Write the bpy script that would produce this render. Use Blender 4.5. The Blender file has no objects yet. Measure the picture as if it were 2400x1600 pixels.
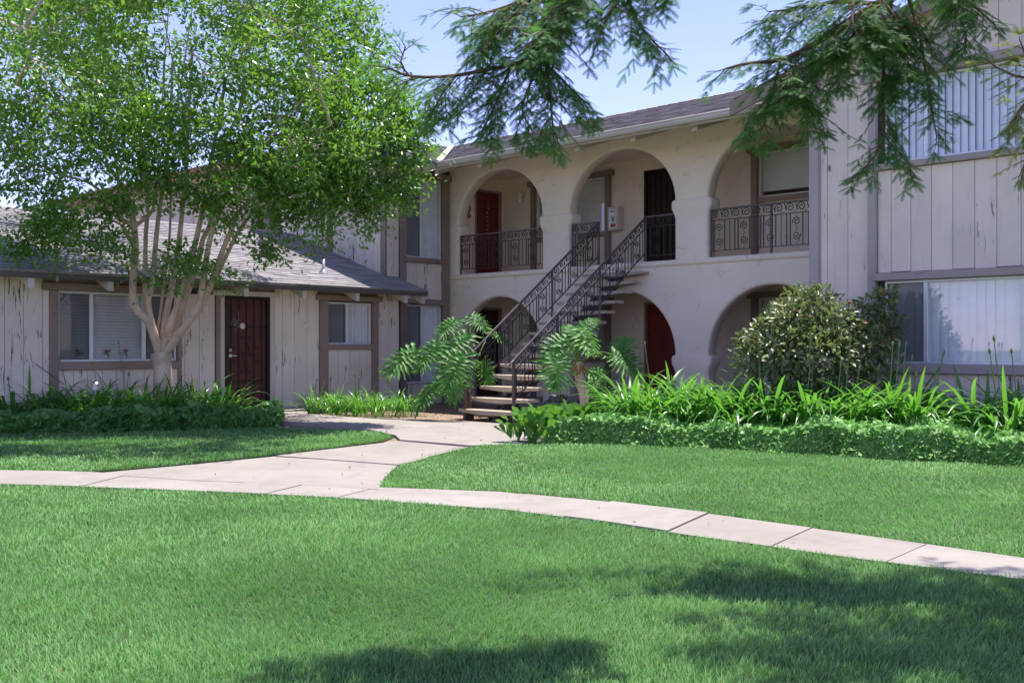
import bpy, math, random
import numpy as np
from mathutils import Vector, Matrix, geometry as mgeo

random.seed(7)
rng = np.random.default_rng(11)
scene = bpy.context.scene
C = scene.collection

# ------------------------------------------------------------------ camera, sky, sun, exposure
CAM_H = 1.27
YAW = math.radians(43.5)                 # camera heading measured from world +X
FW = Vector((math.cos(YAW), math.sin(YAW), 0.0))
RT = Vector((math.sin(YAW), -math.cos(YAW), 0.0))
cam_d = bpy.data.cameras.new('camera')
cam = bpy.data.objects.new('camera', cam_d)
C.objects.link(cam)
cam.location = (0, 0, CAM_H)
cam.rotation_euler = (math.radians(90), 0, YAW - math.radians(90))
cam_d.sensor_width = 36.0
cam_d.lens = 36.0
cam_d.shift_y = 10.0 / 2400.0
cam_d.clip_start = 0.05
cam_d.clip_end = 2000
scene.camera = cam

SUN_EL, SUN_AZ = math.radians(75.5), math.radians(8)      # azimuth from +X towards +Y
S = Vector((math.cos(SUN_EL) * math.cos(SUN_AZ), math.cos(SUN_EL) * math.sin(SUN_AZ), math.sin(SUN_EL)))
world = bpy.data.worlds.new('World')
scene.world = world
world.use_nodes = True
wn = world.node_tree
wn.nodes.clear()
sky = wn.nodes.new('ShaderNodeTexSky')
sky.sky_type = 'NISHITA'
sky.sun_disc = False
sky.sun_elevation = SUN_EL
sky.sun_rotation = math.radians(90) - SUN_AZ
sky.air_density = 0.75
sky.dust_density = 0.1
sky.ozone_density = 2.0
bg = wn.nodes.new('ShaderNodeBackground')
bg.inputs['Strength'].default_value = 0.108
wo = wn.nodes.new('ShaderNodeOutputWorld')
tint = wn.nodes.new('ShaderNodeMix'); tint.data_type = 'RGBA'; tint.blend_type = 'MULTIPLY'
tint.inputs[0].default_value = 1.0
tint.inputs[7].default_value = (1.0, 0.775, 0.95, 1)
wn.links.new(sky.outputs[0], tint.inputs[6])
wn.links.new(tint.outputs[2], bg.inputs[0])
wn.links.new(bg.outputs[0], wo.inputs[0])
sun_d = bpy.data.lights.new('sun', 'SUN')
sun_d.energy = 2.7
sun_d.angle = math.radians(0.5)
sun_d.color = (1.0, 0.95, 0.88)
sun = bpy.data.objects.new('sun', sun_d)
C.objects.link(sun)
sun.rotation_euler = S.to_track_quat('Z', 'Y').to_euler()
sun.location = (5, 5, 30)

scene.view_settings.view_transform = 'Standard'
scene.view_settings.look = 'None'
scene.view_settings.gamma = 1.0
scene.view_settings.exposure = 1.68
scene.render.engine = 'CYCLES'
scene.cycles.max_bounces = 10
scene.cycles.diffuse_bounces = 6
scene.cycles.glossy_bounces = 3
scene.cycles.transmission_bounces = 4
scene.cycles.transparent_max_bounces = 12
scene.cycles.use_denoising = True
scene.cycles.denoising_prefilter = 'ACCURATE'
scene.cycles.sample_clamp_indirect = 6.0

# ------------------------------------------------------------------ layout helpers (survey: sight lines -> places)
F = 2400.0
def at(px, py, d):
    """point seen along a sight line, d metres in front of the viewpoint"""
    p = FW * d + RT * ((px - 1200.0) / F * d)
    return Vector((p.x, p.y, CAM_H + (810.0 - py) / F * d))
def ground(px, py, z=0.0):
    d = (CAM_H - z) * F / (py - 810.0)
    return at(px, py, d)

# ------------------------------------------------------------------ scene graph helpers
W = {}
def wm(o):
    return W[o.name] if o is not None else Matrix.Identity(4)
def reg(o, M, parent):
    C.objects.link(o)
    if parent is not None:
        o.parent = parent
    o.matrix_local = wm(parent).inverted() @ M
    W[o.name] = M
    return o
def thing(name, label, cat, loc=(0, 0, 0), group=None, rz=0.0):
    o = bpy.data.objects.new(name, None)
    o.empty_display_size = 0.2
    M = Matrix.Translation(Vector(loc)) @ Matrix.Rotation(rz, 4, 'Z')
    reg(o, M, None)
    o['label'] = label
    o['category'] = cat
    if group:
        o['group'] = group
    return o
def tag(o, label=None, cat=None, group=None, kind=None):
    if label: o['label'] = label
    if cat: o['category'] = cat
    if group: o['group'] = group
    if kind: o['kind'] = kind
    return o
def inst(name, mesh, parent, M):
    o = bpy.data.objects.new(name, mesh)
    return reg(o, M, parent)
def frame(loc, x, z):
    """matrix with local X along x, local Z close to z"""
    x = Vector(x).normalized()
    z = Vector(z)
    y = z.cross(x)
    if y.length < 1e-5:
        y = Vector((0, 1, 0)) if abs(x.y) < 0.9 else Vector((1, 0, 0))
    y.normalize()
    z = x.cross(y)
    M = Matrix(((x.x, y.x, z.x, loc[0]), (x.y, y.y, z.y, loc[1]), (x.z, y.z, z.z, loc[2]), (0, 0, 0, 1)))
    return M

def mesh_np(name, V, Fc, mat=None, smooth=False):
    me = bpy.data.meshes.new(name)
    V = np.asarray(V, dtype=np.float32)
    Fc = np.asarray(Fc, dtype=np.int32)
    n, k = Fc.shape
    me.vertices.add(len(V))
    me.vertices.foreach_set('co', V.ravel())
    me.loops.add(n * k)
    me.loops.foreach_set('vertex_index', Fc.ravel())
    me.polygons.add(n)
    me.polygons.foreach_set('loop_start', np.arange(0, n * k, k, dtype=np.int32))
    me.polygons.foreach_set('loop_total', np.full(n, k, dtype=np.int32))
    if smooth:
        me.polygons.foreach_set('use_smooth', np.ones(n, dtype=bool))
    me.update(calc_edges=True)
    if mat: me.materials.append(mat)
    return me

class MB:
    def __init__(self):
        self.v, self.f, self.s = [], [], []
    def add(self, vs, fs, smooth=False):
        b = len(self.v)
        self.v.extend([tuple(p) for p in vs])
        for f in fs:
            self.f.append([b + i for i in f])
            self.s.append(smooth)
        return self
    def box(self, x0, x1, y0, y1, z0, z1, b=0.0):
        if x0 > x1: x0, x1 = x1, x0
        if y0 > y1: y0, y1 = y1, y0
        if z0 > z1: z0, z1 = z1, z0
        lo, hi = (x0, y0, z0), (x1, y1, z1)
        if b <= 0:
            vs = [(x, y, z) for x in (x0, x1) for y in (y0, y1) for z in (z0, z1)]
            fs = [(0, 1, 3, 2), (4, 6, 7, 5), (0, 4, 5, 1), (2, 3, 7, 6), (0, 2, 6, 4), (1, 5, 7, 3)]
            return self.add(vs, fs)
        b = min(b, 0.45 * min(x1 - x0, y1 - y0, z1 - z0))
        vs, idx = [], {}
        for sx in (0, 1):
            for sy in (0, 1):
                for sz in (0, 1):
                    s = (sx, sy, sz)
                    for a in range(3):
                        p = []
                        for k in range(3):
                            e = hi[k] if s[k] else lo[k]
                            if k != a: e += -b if s[k] else b
                            p.append(e)
                        idx[(s, a)] = len(vs)
                        vs.append(tuple(p))
        fs = []
        def mk(s, a): return idx[(tuple(s), a)]
        for a in range(3):
            o1, o2 = [(1, 2), (2, 0), (0, 1)][a]
            for e in (0, 1):
                q = []
                for (i, j) in ((0, 0), (1, 0), (1, 1), (0, 1)):
                    s = [0, 0, 0]; s[a] = e; s[o1] = i; s[o2] = j
                    q.append(mk(s, a))
                fs.append(q if e else q[::-1])
        for c in range(3):
            a, d = [(1, 2), (2, 0), (0, 1)][c]
            for i in (0, 1):
                for j in (0, 1):
                    s0 = [0, 0, 0]; s0[a] = i; s0[d] = j
                    s1 = list(s0); s1[c] = 1
                    q = [mk(s0, a), mk(s1, a), mk(s1, d), mk(s0, d)]
                    fs.append(q if (i != j) else q[::-1])
        for sx in (0, 1):
            for sy in (0, 1):
                for sz in (0, 1):
                    s = (sx, sy, sz)
                    q = [mk(s, 0), mk(s, 1), mk(s, 2)]
                    fs.append(q if (sx + sy + sz) % 2 else q[::-1])
        return self.add(vs, fs)
    def tube(self, pts, rad, n=6, caps=True, flat=1.0, smooth=True):
        pts = [Vector(p) for p in pts]
        if not hasattr(rad, '__len__'): rad = [rad] * len(pts)
        t = (pts[1] - pts[0]).normalized()
        up = Vector((0, 0, 1)) if abs(t.z) < 0.9 else Vector((1, 0, 0))
        nrm = t.cross(up).normalized()
        vs, fs = [], []
        for i, p in enumerate(pts):
            if i == 0: t = (pts[1] - pts[0])
            elif i == len(pts) - 1: t = (pts[-1] - pts[-2])
            else: t = (pts[i + 1] - pts[i - 1])
            t = t.normalized()
            nrm = nrm - t * nrm.dot(t)
            nrm.normalize()
            bn = t.cross(nrm)
            for k in range(n):
                a = 2 * math.pi * k / n
                vs.append(p + nrm * (math.cos(a) * rad[i]) + bn * (math.sin(a) * rad[i] * flat))
        for i in range(len(pts) - 1):
            for k in range(n):
                k2 = (k + 1) % n
                fs.append((i * n + k, i * n + k2, (i + 1) * n + k2, (i + 1) * n + k))
        self.add(vs, fs, smooth)
        if caps:
            m = len(pts) - 1
            self.add([vs[k] for k in range(n)][::-1], [list(range(n))])
            self.add([vs[m * n + k] for k in range(n)], [list(range(n))])
        return self
    def lathe(self, prof, n=12, c=(0, 0, 0), smooth=True):
        vs, fs = [], []
        for r, z in prof:
            for k in range(n):
                a = 2 * math.pi * k / n
                vs.append((c[0] + r * math.cos(a), c[1] + r * math.sin(a), c[2] + z))
        for i in range(len(prof) - 1):
            for k in range(n):
                k2 = (k + 1) % n
                fs.append((i * n + k, i * n + k2, (i + 1) * n + k2, (i + 1) * n + k))
        return self.add(vs, fs, smooth)
    def poly(self, pts, dz):
        """flat polygon (list of Vectors, own z) with a skirt dz down"""
        tri = mgeo.tessellate_polygon([[Vector(p) for p in pts]])
        n = len(pts)
        fs = []
        for t in tri:
            a, b, c = [Vector(pts[i]) for i in t]
            fs.append(t if (b - a).cross(c - a).z > 0 else t[::-1])
        self.add(pts, fs)
        if dz:
            area = sum(pts[i][0] * pts[(i + 1) % n][1] - pts[(i + 1) % n][0] * pts[i][1] for i in range(n))
            lo = [(p[0], p[1], p[2] - dz) for p in pts]
            q = [(i, (i + 1) % n, n + (i + 1) % n, n + i) for i in range(n)]
            if area > 0: q = [x[::-1] for x in q]
            self.add(list(pts) + lo, q)
        return self
    def mesh(self, name, mat, origin=(0, 0, 0)):
        me = bpy.data.meshes.new(name)
        o = origin
        me.from_pydata([(p[0] - o[0], p[1] - o[1], p[2] - o[2]) for p in self.v], [], self.f)
        me.polygons.foreach_set('use_smooth', self.s)
        me.update()
        if mat: me.materials.append(mat)
        return me
    def build(self, name, mat, parent=None, kind=None, label=None):
        a = np.array(self.v)
        o = Vector(((a[:, 0].min() + a[:, 0].max()) / 2, (a[:, 1].min() + a[:, 1].max()) / 2, a[:, 2].min()))
        ob = bpy.data.objects.new(name, self.mesh(name, mat, o))
        reg(ob, Matrix.Translation(o), parent)
        if kind: ob['kind'] = kind
        if label: ob['label'] = label
        return ob

def np_obj(name, V, Fc, mat, parent=None, kind=None, smooth=False):
    V = np.asarray(V, dtype=np.float64)
    o = Vector(((V[:, 0].min() + V[:, 0].max()) / 2, (V[:, 1].min() + V[:, 1].max()) / 2, V[:, 2].min()))
    me = mesh_np(name, V - np.array(o), Fc, mat, smooth)
    ob = bpy.data.objects.new(name, me)
    reg(ob, Matrix.Translation(o), parent)
    if kind: ob['kind'] = kind
    return ob

def unit(a):
    return a / np.maximum(np.linalg.norm(a, axis=-1, keepdims=True), 1e-9)
def scatter(tv, tf, P, D, N, Sc):
    """copies of a small template (verts tv, tris tf): x along D, z along N"""
    tv = np.asarray(tv, float); tf = np.asarray(tf, int)
    D = unit(D)
    N = unit(N - D * np.sum(N * D, axis=1, keepdims=True))
    B = np.cross(N, D)
    Sc = np.asarray(Sc, float)
    if Sc.ndim == 1: Sc = np.stack([Sc, Sc, Sc], 1)
    V = (P[:, None, :] + (tv[None, :, 0:1] * Sc[:, None, 0:1]) * D[:, None, :]
         + (tv[None, :, 1:2] * Sc[:, None, 1:2]) * B[:, None, :] + (tv[None, :, 2:3] * Sc[:, None, 2:3]) * N[:, None, :])
    n, k = len(P), len(tv)
    Fc = tf[None, :, :] + (np.arange(n) * k)[:, None, None]
    return V.reshape(-1, 3), Fc.reshape(-1, tf.shape[1])
def in_poly(x, y, poly):
    inside = np.zeros(len(x), bool)
    n = len(poly)
    for i in range(n):
        x0, y0 = poly[i][0], poly[i][1]
        x1, y1 = poly[(i + 1) % n][0], poly[(i + 1) % n][1]
        if y0 == y1: continue
        c = ((y0 > y) != (y1 > y)) & (x < (x1 - x0) * (y - y0) / (y1 - y0) + x0)
        inside ^= c
    return inside

# ------------------------------------------------------------------ materials
def nodes_of(name):
    m = bpy.data.materials.new(name)
    m.use_nodes = True
    nt = m.node_tree
    b = nt.nodes['Principled BSDF']
    return m, nt, b
def N(nt, t, **kw):
    n = nt.nodes.new(t)
    for k, v in kw.items(): setattr(n, k, v)
    return n
def mixc(nt, fac, a, b, blend='MIX'):
    n = N(nt, 'ShaderNodeMix', data_type='RGBA', blend_type=blend)
    for sock, v in ((n.inputs[0], fac), (n.inputs[6], a), (n.inputs[7], b)):
        if hasattr(v, 'links') or hasattr(v, 'is_output'): nt.links.new(v, sock)
        elif isinstance(v, (tuple, list)): sock.default_value = (v[0], v[1], v[2], 1)
        else: sock.default_value = v
    return n.outputs[2]
def math_(nt, op, a, b=0.0, c=None):
    n = N(nt, 'ShaderNodeMath', operation=op)
    for i, v in enumerate((a, b) if c is None else (a, b, c)):
        if hasattr(v, 'is_output'): nt.links.new(v, n.inputs[i])
        else: n.inputs[i].default_value = v
    return n.outputs[0]
def ramp(nt, v, lo, hi):
    n = N(nt, 'ShaderNodeMapRange')
    n.inputs[1].default_value = lo; n.inputs[2].default_value = hi
    nt.links.new(v, n.inputs[0])
    return n.outputs[0]
def noise(nt, scale, detail=4.0, stretch=(1, 1, 1), rough=0.6, dist=0.0, off=0.0):
    g = N(nt, 'ShaderNodeNewGeometry')
    mp = N(nt, 'ShaderNodeMapping')
    mp.inputs['Scale'].default_value = stretch
    mp.inputs['Location'].default_value = (off, off * 1.3, off * 0.7)
    nt.links.new(g.outputs['Position'], mp.inputs['Vector'])
    n = N(nt, 'ShaderNodeTexNoise')
    n.inputs['Scale'].default_value = scale
    n.inputs['Detail'].default_value = detail
    n.inputs['Roughness'].default_value = rough
    n.inputs['Distortion'].default_value = dist
    nt.links.new(mp.outputs[0], n.inputs['Vector'])
    return n.outputs['Fac']
def bump(nt, b, h, strength=0.3, dist=0.01):
    n = N(nt, 'ShaderNodeBump')
    n.inputs['Strength'].default_value = strength
    n.inputs['Distance'].default_value = dist
    nt.links.new(h, n.inputs['Height'])
    nt.links.new(n.outputs[0], b.inputs['Normal'])

def plain(name, col, rough=0.6, metal=0.0, var=0.12, scale=6.0, spec=0.4, bmp=0.0):
    m, nt, b = nodes_of(name)
    n = noise(nt, scale)
    v = ramp(nt, n, 0.3, 0.7)
    c = mixc(nt, v, tuple(x * (1 - var) for x in col), tuple(min(1, x * (1 + var)) for x in col))
    nt.links.new(c, b.inputs['Base Color'])
    b.inputs['Roughness'].default_value = rough
    b.inputs['Metallic'].default_value = metal
    b.inputs['Specular IOR Level'].default_value = spec
    if bmp: bump(nt, b, noise(nt, scale * 6), bmp, 0.004)
    return m

def painted_wood(name, col, wood, peel, rough=0.7, horiz=None, seed=0.0):
    """weathered paint on rough wood; peel 0..1 = how much paint is gone"""
    m, nt, b = nodes_of(name)
    st = {None: (1, 1, 0.09), 'x': (0.09, 1, 1), 'y': (1, 0.09, 1)}[horiz]
    oi = N(nt, 'ShaderNodeObjectInfo')
    big = noise(nt, 0.9, 3, off=seed)
    c = mixc(nt, ramp(nt, big, 0.3, 0.7), tuple(x * 0.90 for x in col), tuple(x * 1.08 for x in col))
    c = mixc(nt, ramp(nt, oi.outputs['Random'], 0, 1), mixc(nt, 1.0, c, (0.90, 0.90, 0.91), 'MULTIPLY'), c)
    stain = noise(nt, 7.0, 6, st, 0.7, 0.3, off=seed + 3)
    c = mixc(nt, math_(nt, 'MULTIPLY', ramp(nt, stain, 0.52, 0.85), 0.5), c, tuple(x * 0.62 for x in col))
    fine = noise(nt, 24.0, 5, st, 0.75, 0.6, off=seed + 9)
    gate = noise(nt, 1.6, 2, (1, 1, 0.5), off=seed + 17)
    pk = math_(nt, 'ADD', fine, math_(nt, 'MULTIPLY', math_(nt, 'SUBTRACT', gate, 0.5), 0.55))
    th = 0.70 - 0.10 * peel
    mask = ramp(nt, pk, th, th + 0.035)
    c2 = mixc(nt, mask, c, wood)
    nt.links.new(c2, b.inputs['Base Color'])
    b.inputs['Roughness'].default_value = rough
    b.inputs['Specular IOR Level'].default_value = 0.3
    h = math_(nt, 'SUBTRACT', math_(nt, 'MULTIPLY', stain, 0.4), math_(nt, 'MULTIPLY', mask, 1.0))
    bump(nt, b, h, 0.45, 0.006)
    return m

def leaf_mat(name, dark, light, trans, tmix=0.4, rough=0.42, spec=0.45, patch=1.2, island=True, patch_amt=0.35, dead=None):
    m, nt, b = nodes_of(name)
    if island:
        g = N(nt, 'ShaderNodeNewGeometry'); r = g.outputs['Random Per Island']
    else:
        g = N(nt, 'ShaderNodeObjectInfo'); r = g.outputs['Random']
    p = ramp(nt, noise(nt, patch, 3), 0.3, 0.7)
    f = math_(nt, 'ADD', math_(nt, 'MULTIPLY', r, 1 - patch_amt), math_(nt, 'MULTIPLY', p, patch_amt))
    c = mixc(nt, f, dark, light)
    tc = mixc(nt, f, tuple(x * 0.7 for x in trans), trans)
    if dead:
        q = ramp(nt, r, dead[1], dead[1] + 0.01)
        c = mixc(nt, q, c, dead[0]); tc = mixc(nt, q, tc, dead[0])
    nt.links.new(c, b.inputs['Base Color'])
    b.inputs['Roughness'].default_value = rough
    b.inputs['Specular IOR Level'].default_value = spec
    t = N(nt, 'ShaderNodeBsdfTranslucent')
    nt.links.new(tc, t.inputs['Color'])
    mx = N(nt, 'ShaderNodeMixShader')
    mx.inputs[0].default_value = tmix
    nt.links.new(b.outputs[0], mx.inputs[1]); nt.links.new(t.outputs[0], mx.inputs[2])
    nt.links.new(mx.outputs[0], nt.nodes['Material Output'].inputs['Surface'])
    return m

def glass_mat(name):
    m, nt, b = nodes_of(name)
    nt.nodes.remove(b)
    tr = N(nt, 'ShaderNodeBsdfTransparent'); tr.inputs[0].default_value = (0.96, 0.97, 0.98, 1)
    gl = N(nt, 'ShaderNodeBsdfGlossy'); gl.inputs['Roughness'].default_value = 0.02
    lw = N(nt, 'ShaderNodeLayerWeight'); lw.inputs['Blend'].default_value = 0.5
    fr = math_(nt, 'MULTIPLY_ADD', math_(nt, 'POWER', lw.outputs['Facing'], 3.5), 0.85, 0.065)
    mx = N(nt, 'ShaderNodeMixShader')
    nt.links.new(fr, mx.inputs[0]); nt.links.new(tr.outputs[0], mx.inputs[1]); nt.links.new(gl.outputs[0], mx.inputs[2])
    nt.links.new(mx.outputs[0], nt.nodes['Material Output'].inputs['Surface'])
    return m

def stucco_mat(name, col):
    m, nt, b = nodes_of(name)
    n1 = noise(nt, 0.8, 4); n2 = noise(nt, 9, 6)
    c = mixc(nt, ramp(nt, n1, 0.3, 0.7), tuple(x * 0.93 for x in col), tuple(x * 1.05 for x in col))
    c = mixc(nt, math_(nt, 'MULTIPLY', ramp(nt, n2, 0.55, 0.8), 0.25), c, tuple(x * 0.75 for x in col))
    # trowel marks: thin ridges along warped cell edges, kept only here and there
    g = N(nt, 'ShaderNodeNewGeometry')
    nz = N(nt, 'ShaderNodeTexNoise'); nz.inputs['Scale'].default_value = 2.2
    nt.links.new(g.outputs['Position'], nz.inputs['Vector'])
    vm = N(nt, 'ShaderNodeVectorMath', operation='MULTIPLY_ADD')
    nt.links.new(nz.outputs['Color'], vm.inputs[0]); vm.inputs[1].default_value = (0.7, 0.7, 0.7)
    nt.links.new(g.outputs['Position'], vm.inputs[2])
    vo = N(nt, 'ShaderNodeTexVoronoi', feature='DISTANCE_TO_EDGE'); vo.inputs['Scale'].default_value = 2.6
    nt.links.new(vm.outputs[0], vo.inputs['Vector'])
    edge = math_(nt, 'SUBTRACT', 1.0, ramp(nt, vo.outputs['Distance'], 0.0, 0.035))
    gate = ramp(nt, noise(nt, 4.2, 1, off=5), 0.585, 0.635)
    mark = math_(nt, 'MULTIPLY', edge, gate)
    c = mixc(nt, math_(nt, 'MULTIPLY', mark, 0.40), c, tuple(x * 0.55 for x in col))
    nt.links.new(c, b.inputs['Base Color'])
    b.inputs['Roughness'].default_value = 0.85
    b.inputs['Specular IOR Level'].default_value = 0.25
    h = math_(nt, 'ADD', math_(nt, 'MULTIPLY', mark, 0.8), math_(nt, 'ADD', math_(nt, 'MULTIPLY', noise(nt, 5, 3), 0.5), math_(nt, 'MULTIPLY', noise(nt, 40, 3), 0.08)))
    bump(nt, b, h, 0.5, 0.02)
    return m

def shingle_mat(name, lo, hi):
    m, nt, b = nodes_of(name)
    g = N(nt, 'ShaderNodeNewGeometry'); oi = N(nt, 'ShaderNodeObjectInfo')
    r = math_(nt, 'FRACT', math_(nt, 'ADD', g.outputs['Random Per Island'], oi.outputs['Random']))
    c = mixc(nt, r, lo, hi)
    c = mixc(nt, ramp(nt, noise(nt, 90, 2), 0.35, 0.7), mixc(nt, 1.0, c, (0.72, 0.72, 0.74), 'MULTIPLY'), c)
    c = mixc(nt, math_(nt, 'MULTIPLY', ramp(nt, noise(nt, 0.7, 4), 0.45, 0.75), 0.25), c, tuple(x * 0.8 for x in lo))
    nt.links.new(c, b.inputs['Base Color'])
    b.inputs['Roughness'].default_value = 0.9
    b.inputs['Specular IOR Level'].default_value = 0.2
    bump(nt, b, noise(nt, 120, 2), 0.3, 0.004)
    return m

def concrete_mat(name, col):
    m, nt, b = nodes_of(name)
    c = mixc(nt, ramp(nt, noise(nt, 0.9, 5), 0.3, 0.7), tuple(x * 0.88 for x in col), tuple(x * 1.06 for x in col))
    oi = N(nt, 'ShaderNodeObjectInfo')
    c = mixc(nt, oi.outputs['Random'], mixc(nt, 1.0, c, (0.9, 0.88, 0.87), 'MULTIPLY'), c)
    st = ramp(nt, noise(nt, 2.2, 6, (1, 1, 1), 0.7, 0.8, off=4), 0.50, 0.70)
    c = mixc(nt, math_(nt, 'MULTIPLY', st, 0.5), c, tuple(x * 0.55 for x in col))
    big = ramp(nt, noise(nt, 0.55, 5, (1, 1, 1), 0.75, 1.2, off=21), 0.52, 0.66)
    c = mixc(nt, math_(nt, 'MULTIPLY', big, 0.32), c, tuple(x * y for x, y in zip(col, (0.62, 0.60, 0.60))))
    sp = ramp(nt, noise(nt, 70, 3), 0.6, 0.75)
    c = mixc(nt, math_(nt, 'MULTIPLY', sp, 0.35), c, tuple(x * 0.55 for x in col))
    nt.links.new(c, b.inputs['Base Color'])
    b.inputs['Roughness'].default_value = 0.85
    b.inputs['Specular IOR Level'].default_value = 0.3
    bump(nt, b, noise(nt, 60, 4), 0.25, 0.004)
    return m

M_SIDE = painted_wood('siding_paint', (0.80, 0.68, 0.59), (0.16, 0.125, 0.105), 0.42)
M_SIDE2 = painted_wood('siding_paint_peeling', (0.78, 0.67, 0.585), (0.07, 0.05, 0.042), 0.70, seed=4.0)
M_TRIM = painted_wood('trim_paint', (0.30, 0.222, 0.185), (0.03, 0.02, 0.016), 0.25, seed=8.0)
M_TRIMX = painted_wood('trim_paint_beam', (0.30, 0.222, 0.185), (0.03, 0.02, 0.016), 0.45, horiz='x', seed=2.0)
M_TRIMY = painted_wood('trim_paint_wing', (0.38, 0.32, 0.30), (0.04, 0.03, 0.025), 0.22, horiz='y', seed=2.0)
M_TRIMG = painted_wood('corner_trim_paint', (0.42, 0.365, 0.35), (0.07, 0.05, 0.045), 0.25, seed=6.0)
M_TRIML = painted_wood('light_trim_paint', (0.60, 0.52, 0.46), (0.1, 0.07, 0.06), 0.2, seed=3.0)
M_WHITE = plain('white_frame', (0.72, 0.71, 0.69), 0.45, var=0.05)
M_ALU = plain('aluminium_frame', (0.62, 0.64, 0.68), 0.35, 0.3, var=0.05)
M_DARK = plain('dark_gap_wood', (0.045, 0.036, 0.032), 0.9)
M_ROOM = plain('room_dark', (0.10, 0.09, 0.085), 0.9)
M_STUCCO = stucco_mat('stucco', (0.85, 0.735, 0.64))
M_SHGL = shingle_mat('grey_shingle', (0.27, 0.25, 0.26), (0.41, 0.385, 0.395))
M_SHGB = shingle_mat('brown_grey_shingle', (0.22, 0.195, 0.19), (0.48, 0.435, 0.425))
M_FASCIA = plain('dark_fascia', (0.10, 0.08, 0.078), 0.6)
M_GUTTER = painted_wood('gutter_paint', (0.56, 0.50, 0.46), (0.2, 0.15, 0.12), 0.1, horiz='y')
M_RAFT = painted_wood('rafter_paint', (0.60, 0.55, 0.50), (0.15, 0.11, 0.09), 0.15)
M_SOFFIT = plain('soffit_paint', (0.52, 0.44, 0.37), 0.8)
M_CONC = concrete_mat('concrete', (0.325, 0.293, 0.262))
M_JOINT = plain('joint_grit', (0.16, 0.135, 0.11), 0.95)
M_TREAD = concrete_mat('tread_concrete', (0.50, 0.42, 0.335))
M_IRON = plain('wrought_iron', (0.045, 0.036, 0.044), 0.42, 0.2, spec=0.5)
M_IRON2 = plain('painted_steel', (0.11, 0.085, 0.09), 0.45, 0.1, spec=0.5)
M_DOORR = plain('red_door_paint', (0.17, 0.016, 0.018), 0.4, var=0.1, scale=2)
M_DOORD = plain('dark_door_paint', (0.035, 0.014, 0.014), 0.5, var=0.2, scale=2)
M_DOORS = plain('maroon_door_paint', (0.11, 0.034, 0.028), 0.5, var=0.2, scale=1.5)
M_MESHD = plain('black_screen', (0.018, 0.014, 0.016), 0.5)
M_BLIND = plain('blind_white', (0.80, 0.78, 0.75), 0.6, var=0.04)
M_BLINDB = plain('vertical_blind', (0.90, 0.90, 0.92), 0.5, var=0.04)
M_GLASS = glass_mat('window_glass')
M_SCREEN, _nt, _b = nodes_of('insect_screen')
_tr = N(_nt, 'ShaderNodeBsdfTransparent'); _mx = N(_nt, 'ShaderNodeMixShader'); _mx.inputs[0].default_value = 0.30
_b.inputs['Base Color'].default_value = (0.05, 0.05, 0.055, 1); _b.inputs['Roughness'].default_value = 0.8
_nt.links.new(_tr.outputs[0], _mx.inputs[1]); _nt.links.new(_b.outputs[0], _mx.inputs[2]); _nt.links.new(_mx.outputs[0], _nt.nodes['Material Output'].inputs['Surface'])
M_METAL = plain('metal_bright', (0.75, 0.74, 0.72), 0.25, 0.9, var=0.03)
M_GALV = plain('galvanised', (0.42, 0.42, 0.44), 0.5, 0.5)
M_VENT = plain('roof_vent_paint', (0.16, 0.15, 0.17), 0.6)
M_FLASH = plain('white_flashing', (0.78, 0.76, 0.74), 0.4)
M_SOIL = plain('soil', (0.25, 0.18, 0.13), 0.95, var=0.35, scale=5, bmp=0.9)
M_LAND = plain('far_land', (0.20, 0.22, 0.12), 0.95, var=0.3, scale=1.5)
M_TURFSOIL = plain('turf_soil', (0.045, 0.075, 0.025), 0.95, var=0.4, scale=9)
M_LITTER = leaf_mat('dry_leaf', (0.16, 0.09, 0.045), (0.34, 0.22, 0.12), (0.25, 0.13, 0.05), 0.2)
M_BARK = plain('crape_bark', (0.52, 0.395, 0.30), 0.65, var=0.28, scale=5, bmp=0.25)
M_RBARK = plain('redwood_bark', (0.14, 0.075, 0.05), 0.9, var=0.35, scale=9, bmp=0.5)
M_CRAPE = leaf_mat('crape_leaf', (0.03, 0.095, 0.018), (0.19, 0.35, 0.055), (0.29, 0.60, 0.05), 0.34, patch=1.9, rough=0.33, patch_amt=0.5, spec=0.5)
M_NEED = leaf_mat('redwood_needle', (0.025, 0.085, 0.03), (0.10, 0.22, 0.06), (0.17, 0.42, 0.06), 0.36, patch=1.6, patch_amt=0.5, rough=0.6, spec=0.2)
M_NEEDY = leaf_mat('young_needle', (0.09, 0.14, 0.035), (0.20, 0.25, 0.06), (0.34, 0.44, 0.08), 0.38, patch=1.6, rough=0.6, spec=0.2)
M_AGA = leaf_mat('strap_leaf', (0.04, 0.14, 0.025), (0.13, 0.32, 0.06), (0.23, 0.60, 0.06), 0.40, rough=0.30, spec=0.55, island=False, patch=2.0)
M_STALK = leaf_mat('stalk_green', (0.13, 0.22, 0.06), (0.2, 0.3, 0.09), (0.2, 0.3, 0.08), 0.15, island=False)
M_PHIL = leaf_mat('philodendron_leaf', (0.04, 0.15, 0.03), (0.11, 0.29, 0.05), (0.22, 0.58, 0.05), 0.34, rough=0.48, spec=0.38, island=False, patch=3.0)
M_PADD = leaf_mat('paddle_leaf', (0.045, 0.15, 0.03), (0.15, 0.33, 0.08), (0.22, 0.50, 0.05), 0.30, rough=0.35, island=False, patch=4.0)
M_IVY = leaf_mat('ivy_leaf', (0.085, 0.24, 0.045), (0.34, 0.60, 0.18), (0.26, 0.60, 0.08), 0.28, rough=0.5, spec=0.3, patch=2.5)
M_IVYD = leaf_mat('dark_ivy_leaf', (0.025, 0.11, 0.028), (0.16, 0.36, 0.08), (0.18, 0.46, 0.05), 0.28, rough=0.33, spec=0.5, patch=2.5)
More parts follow.
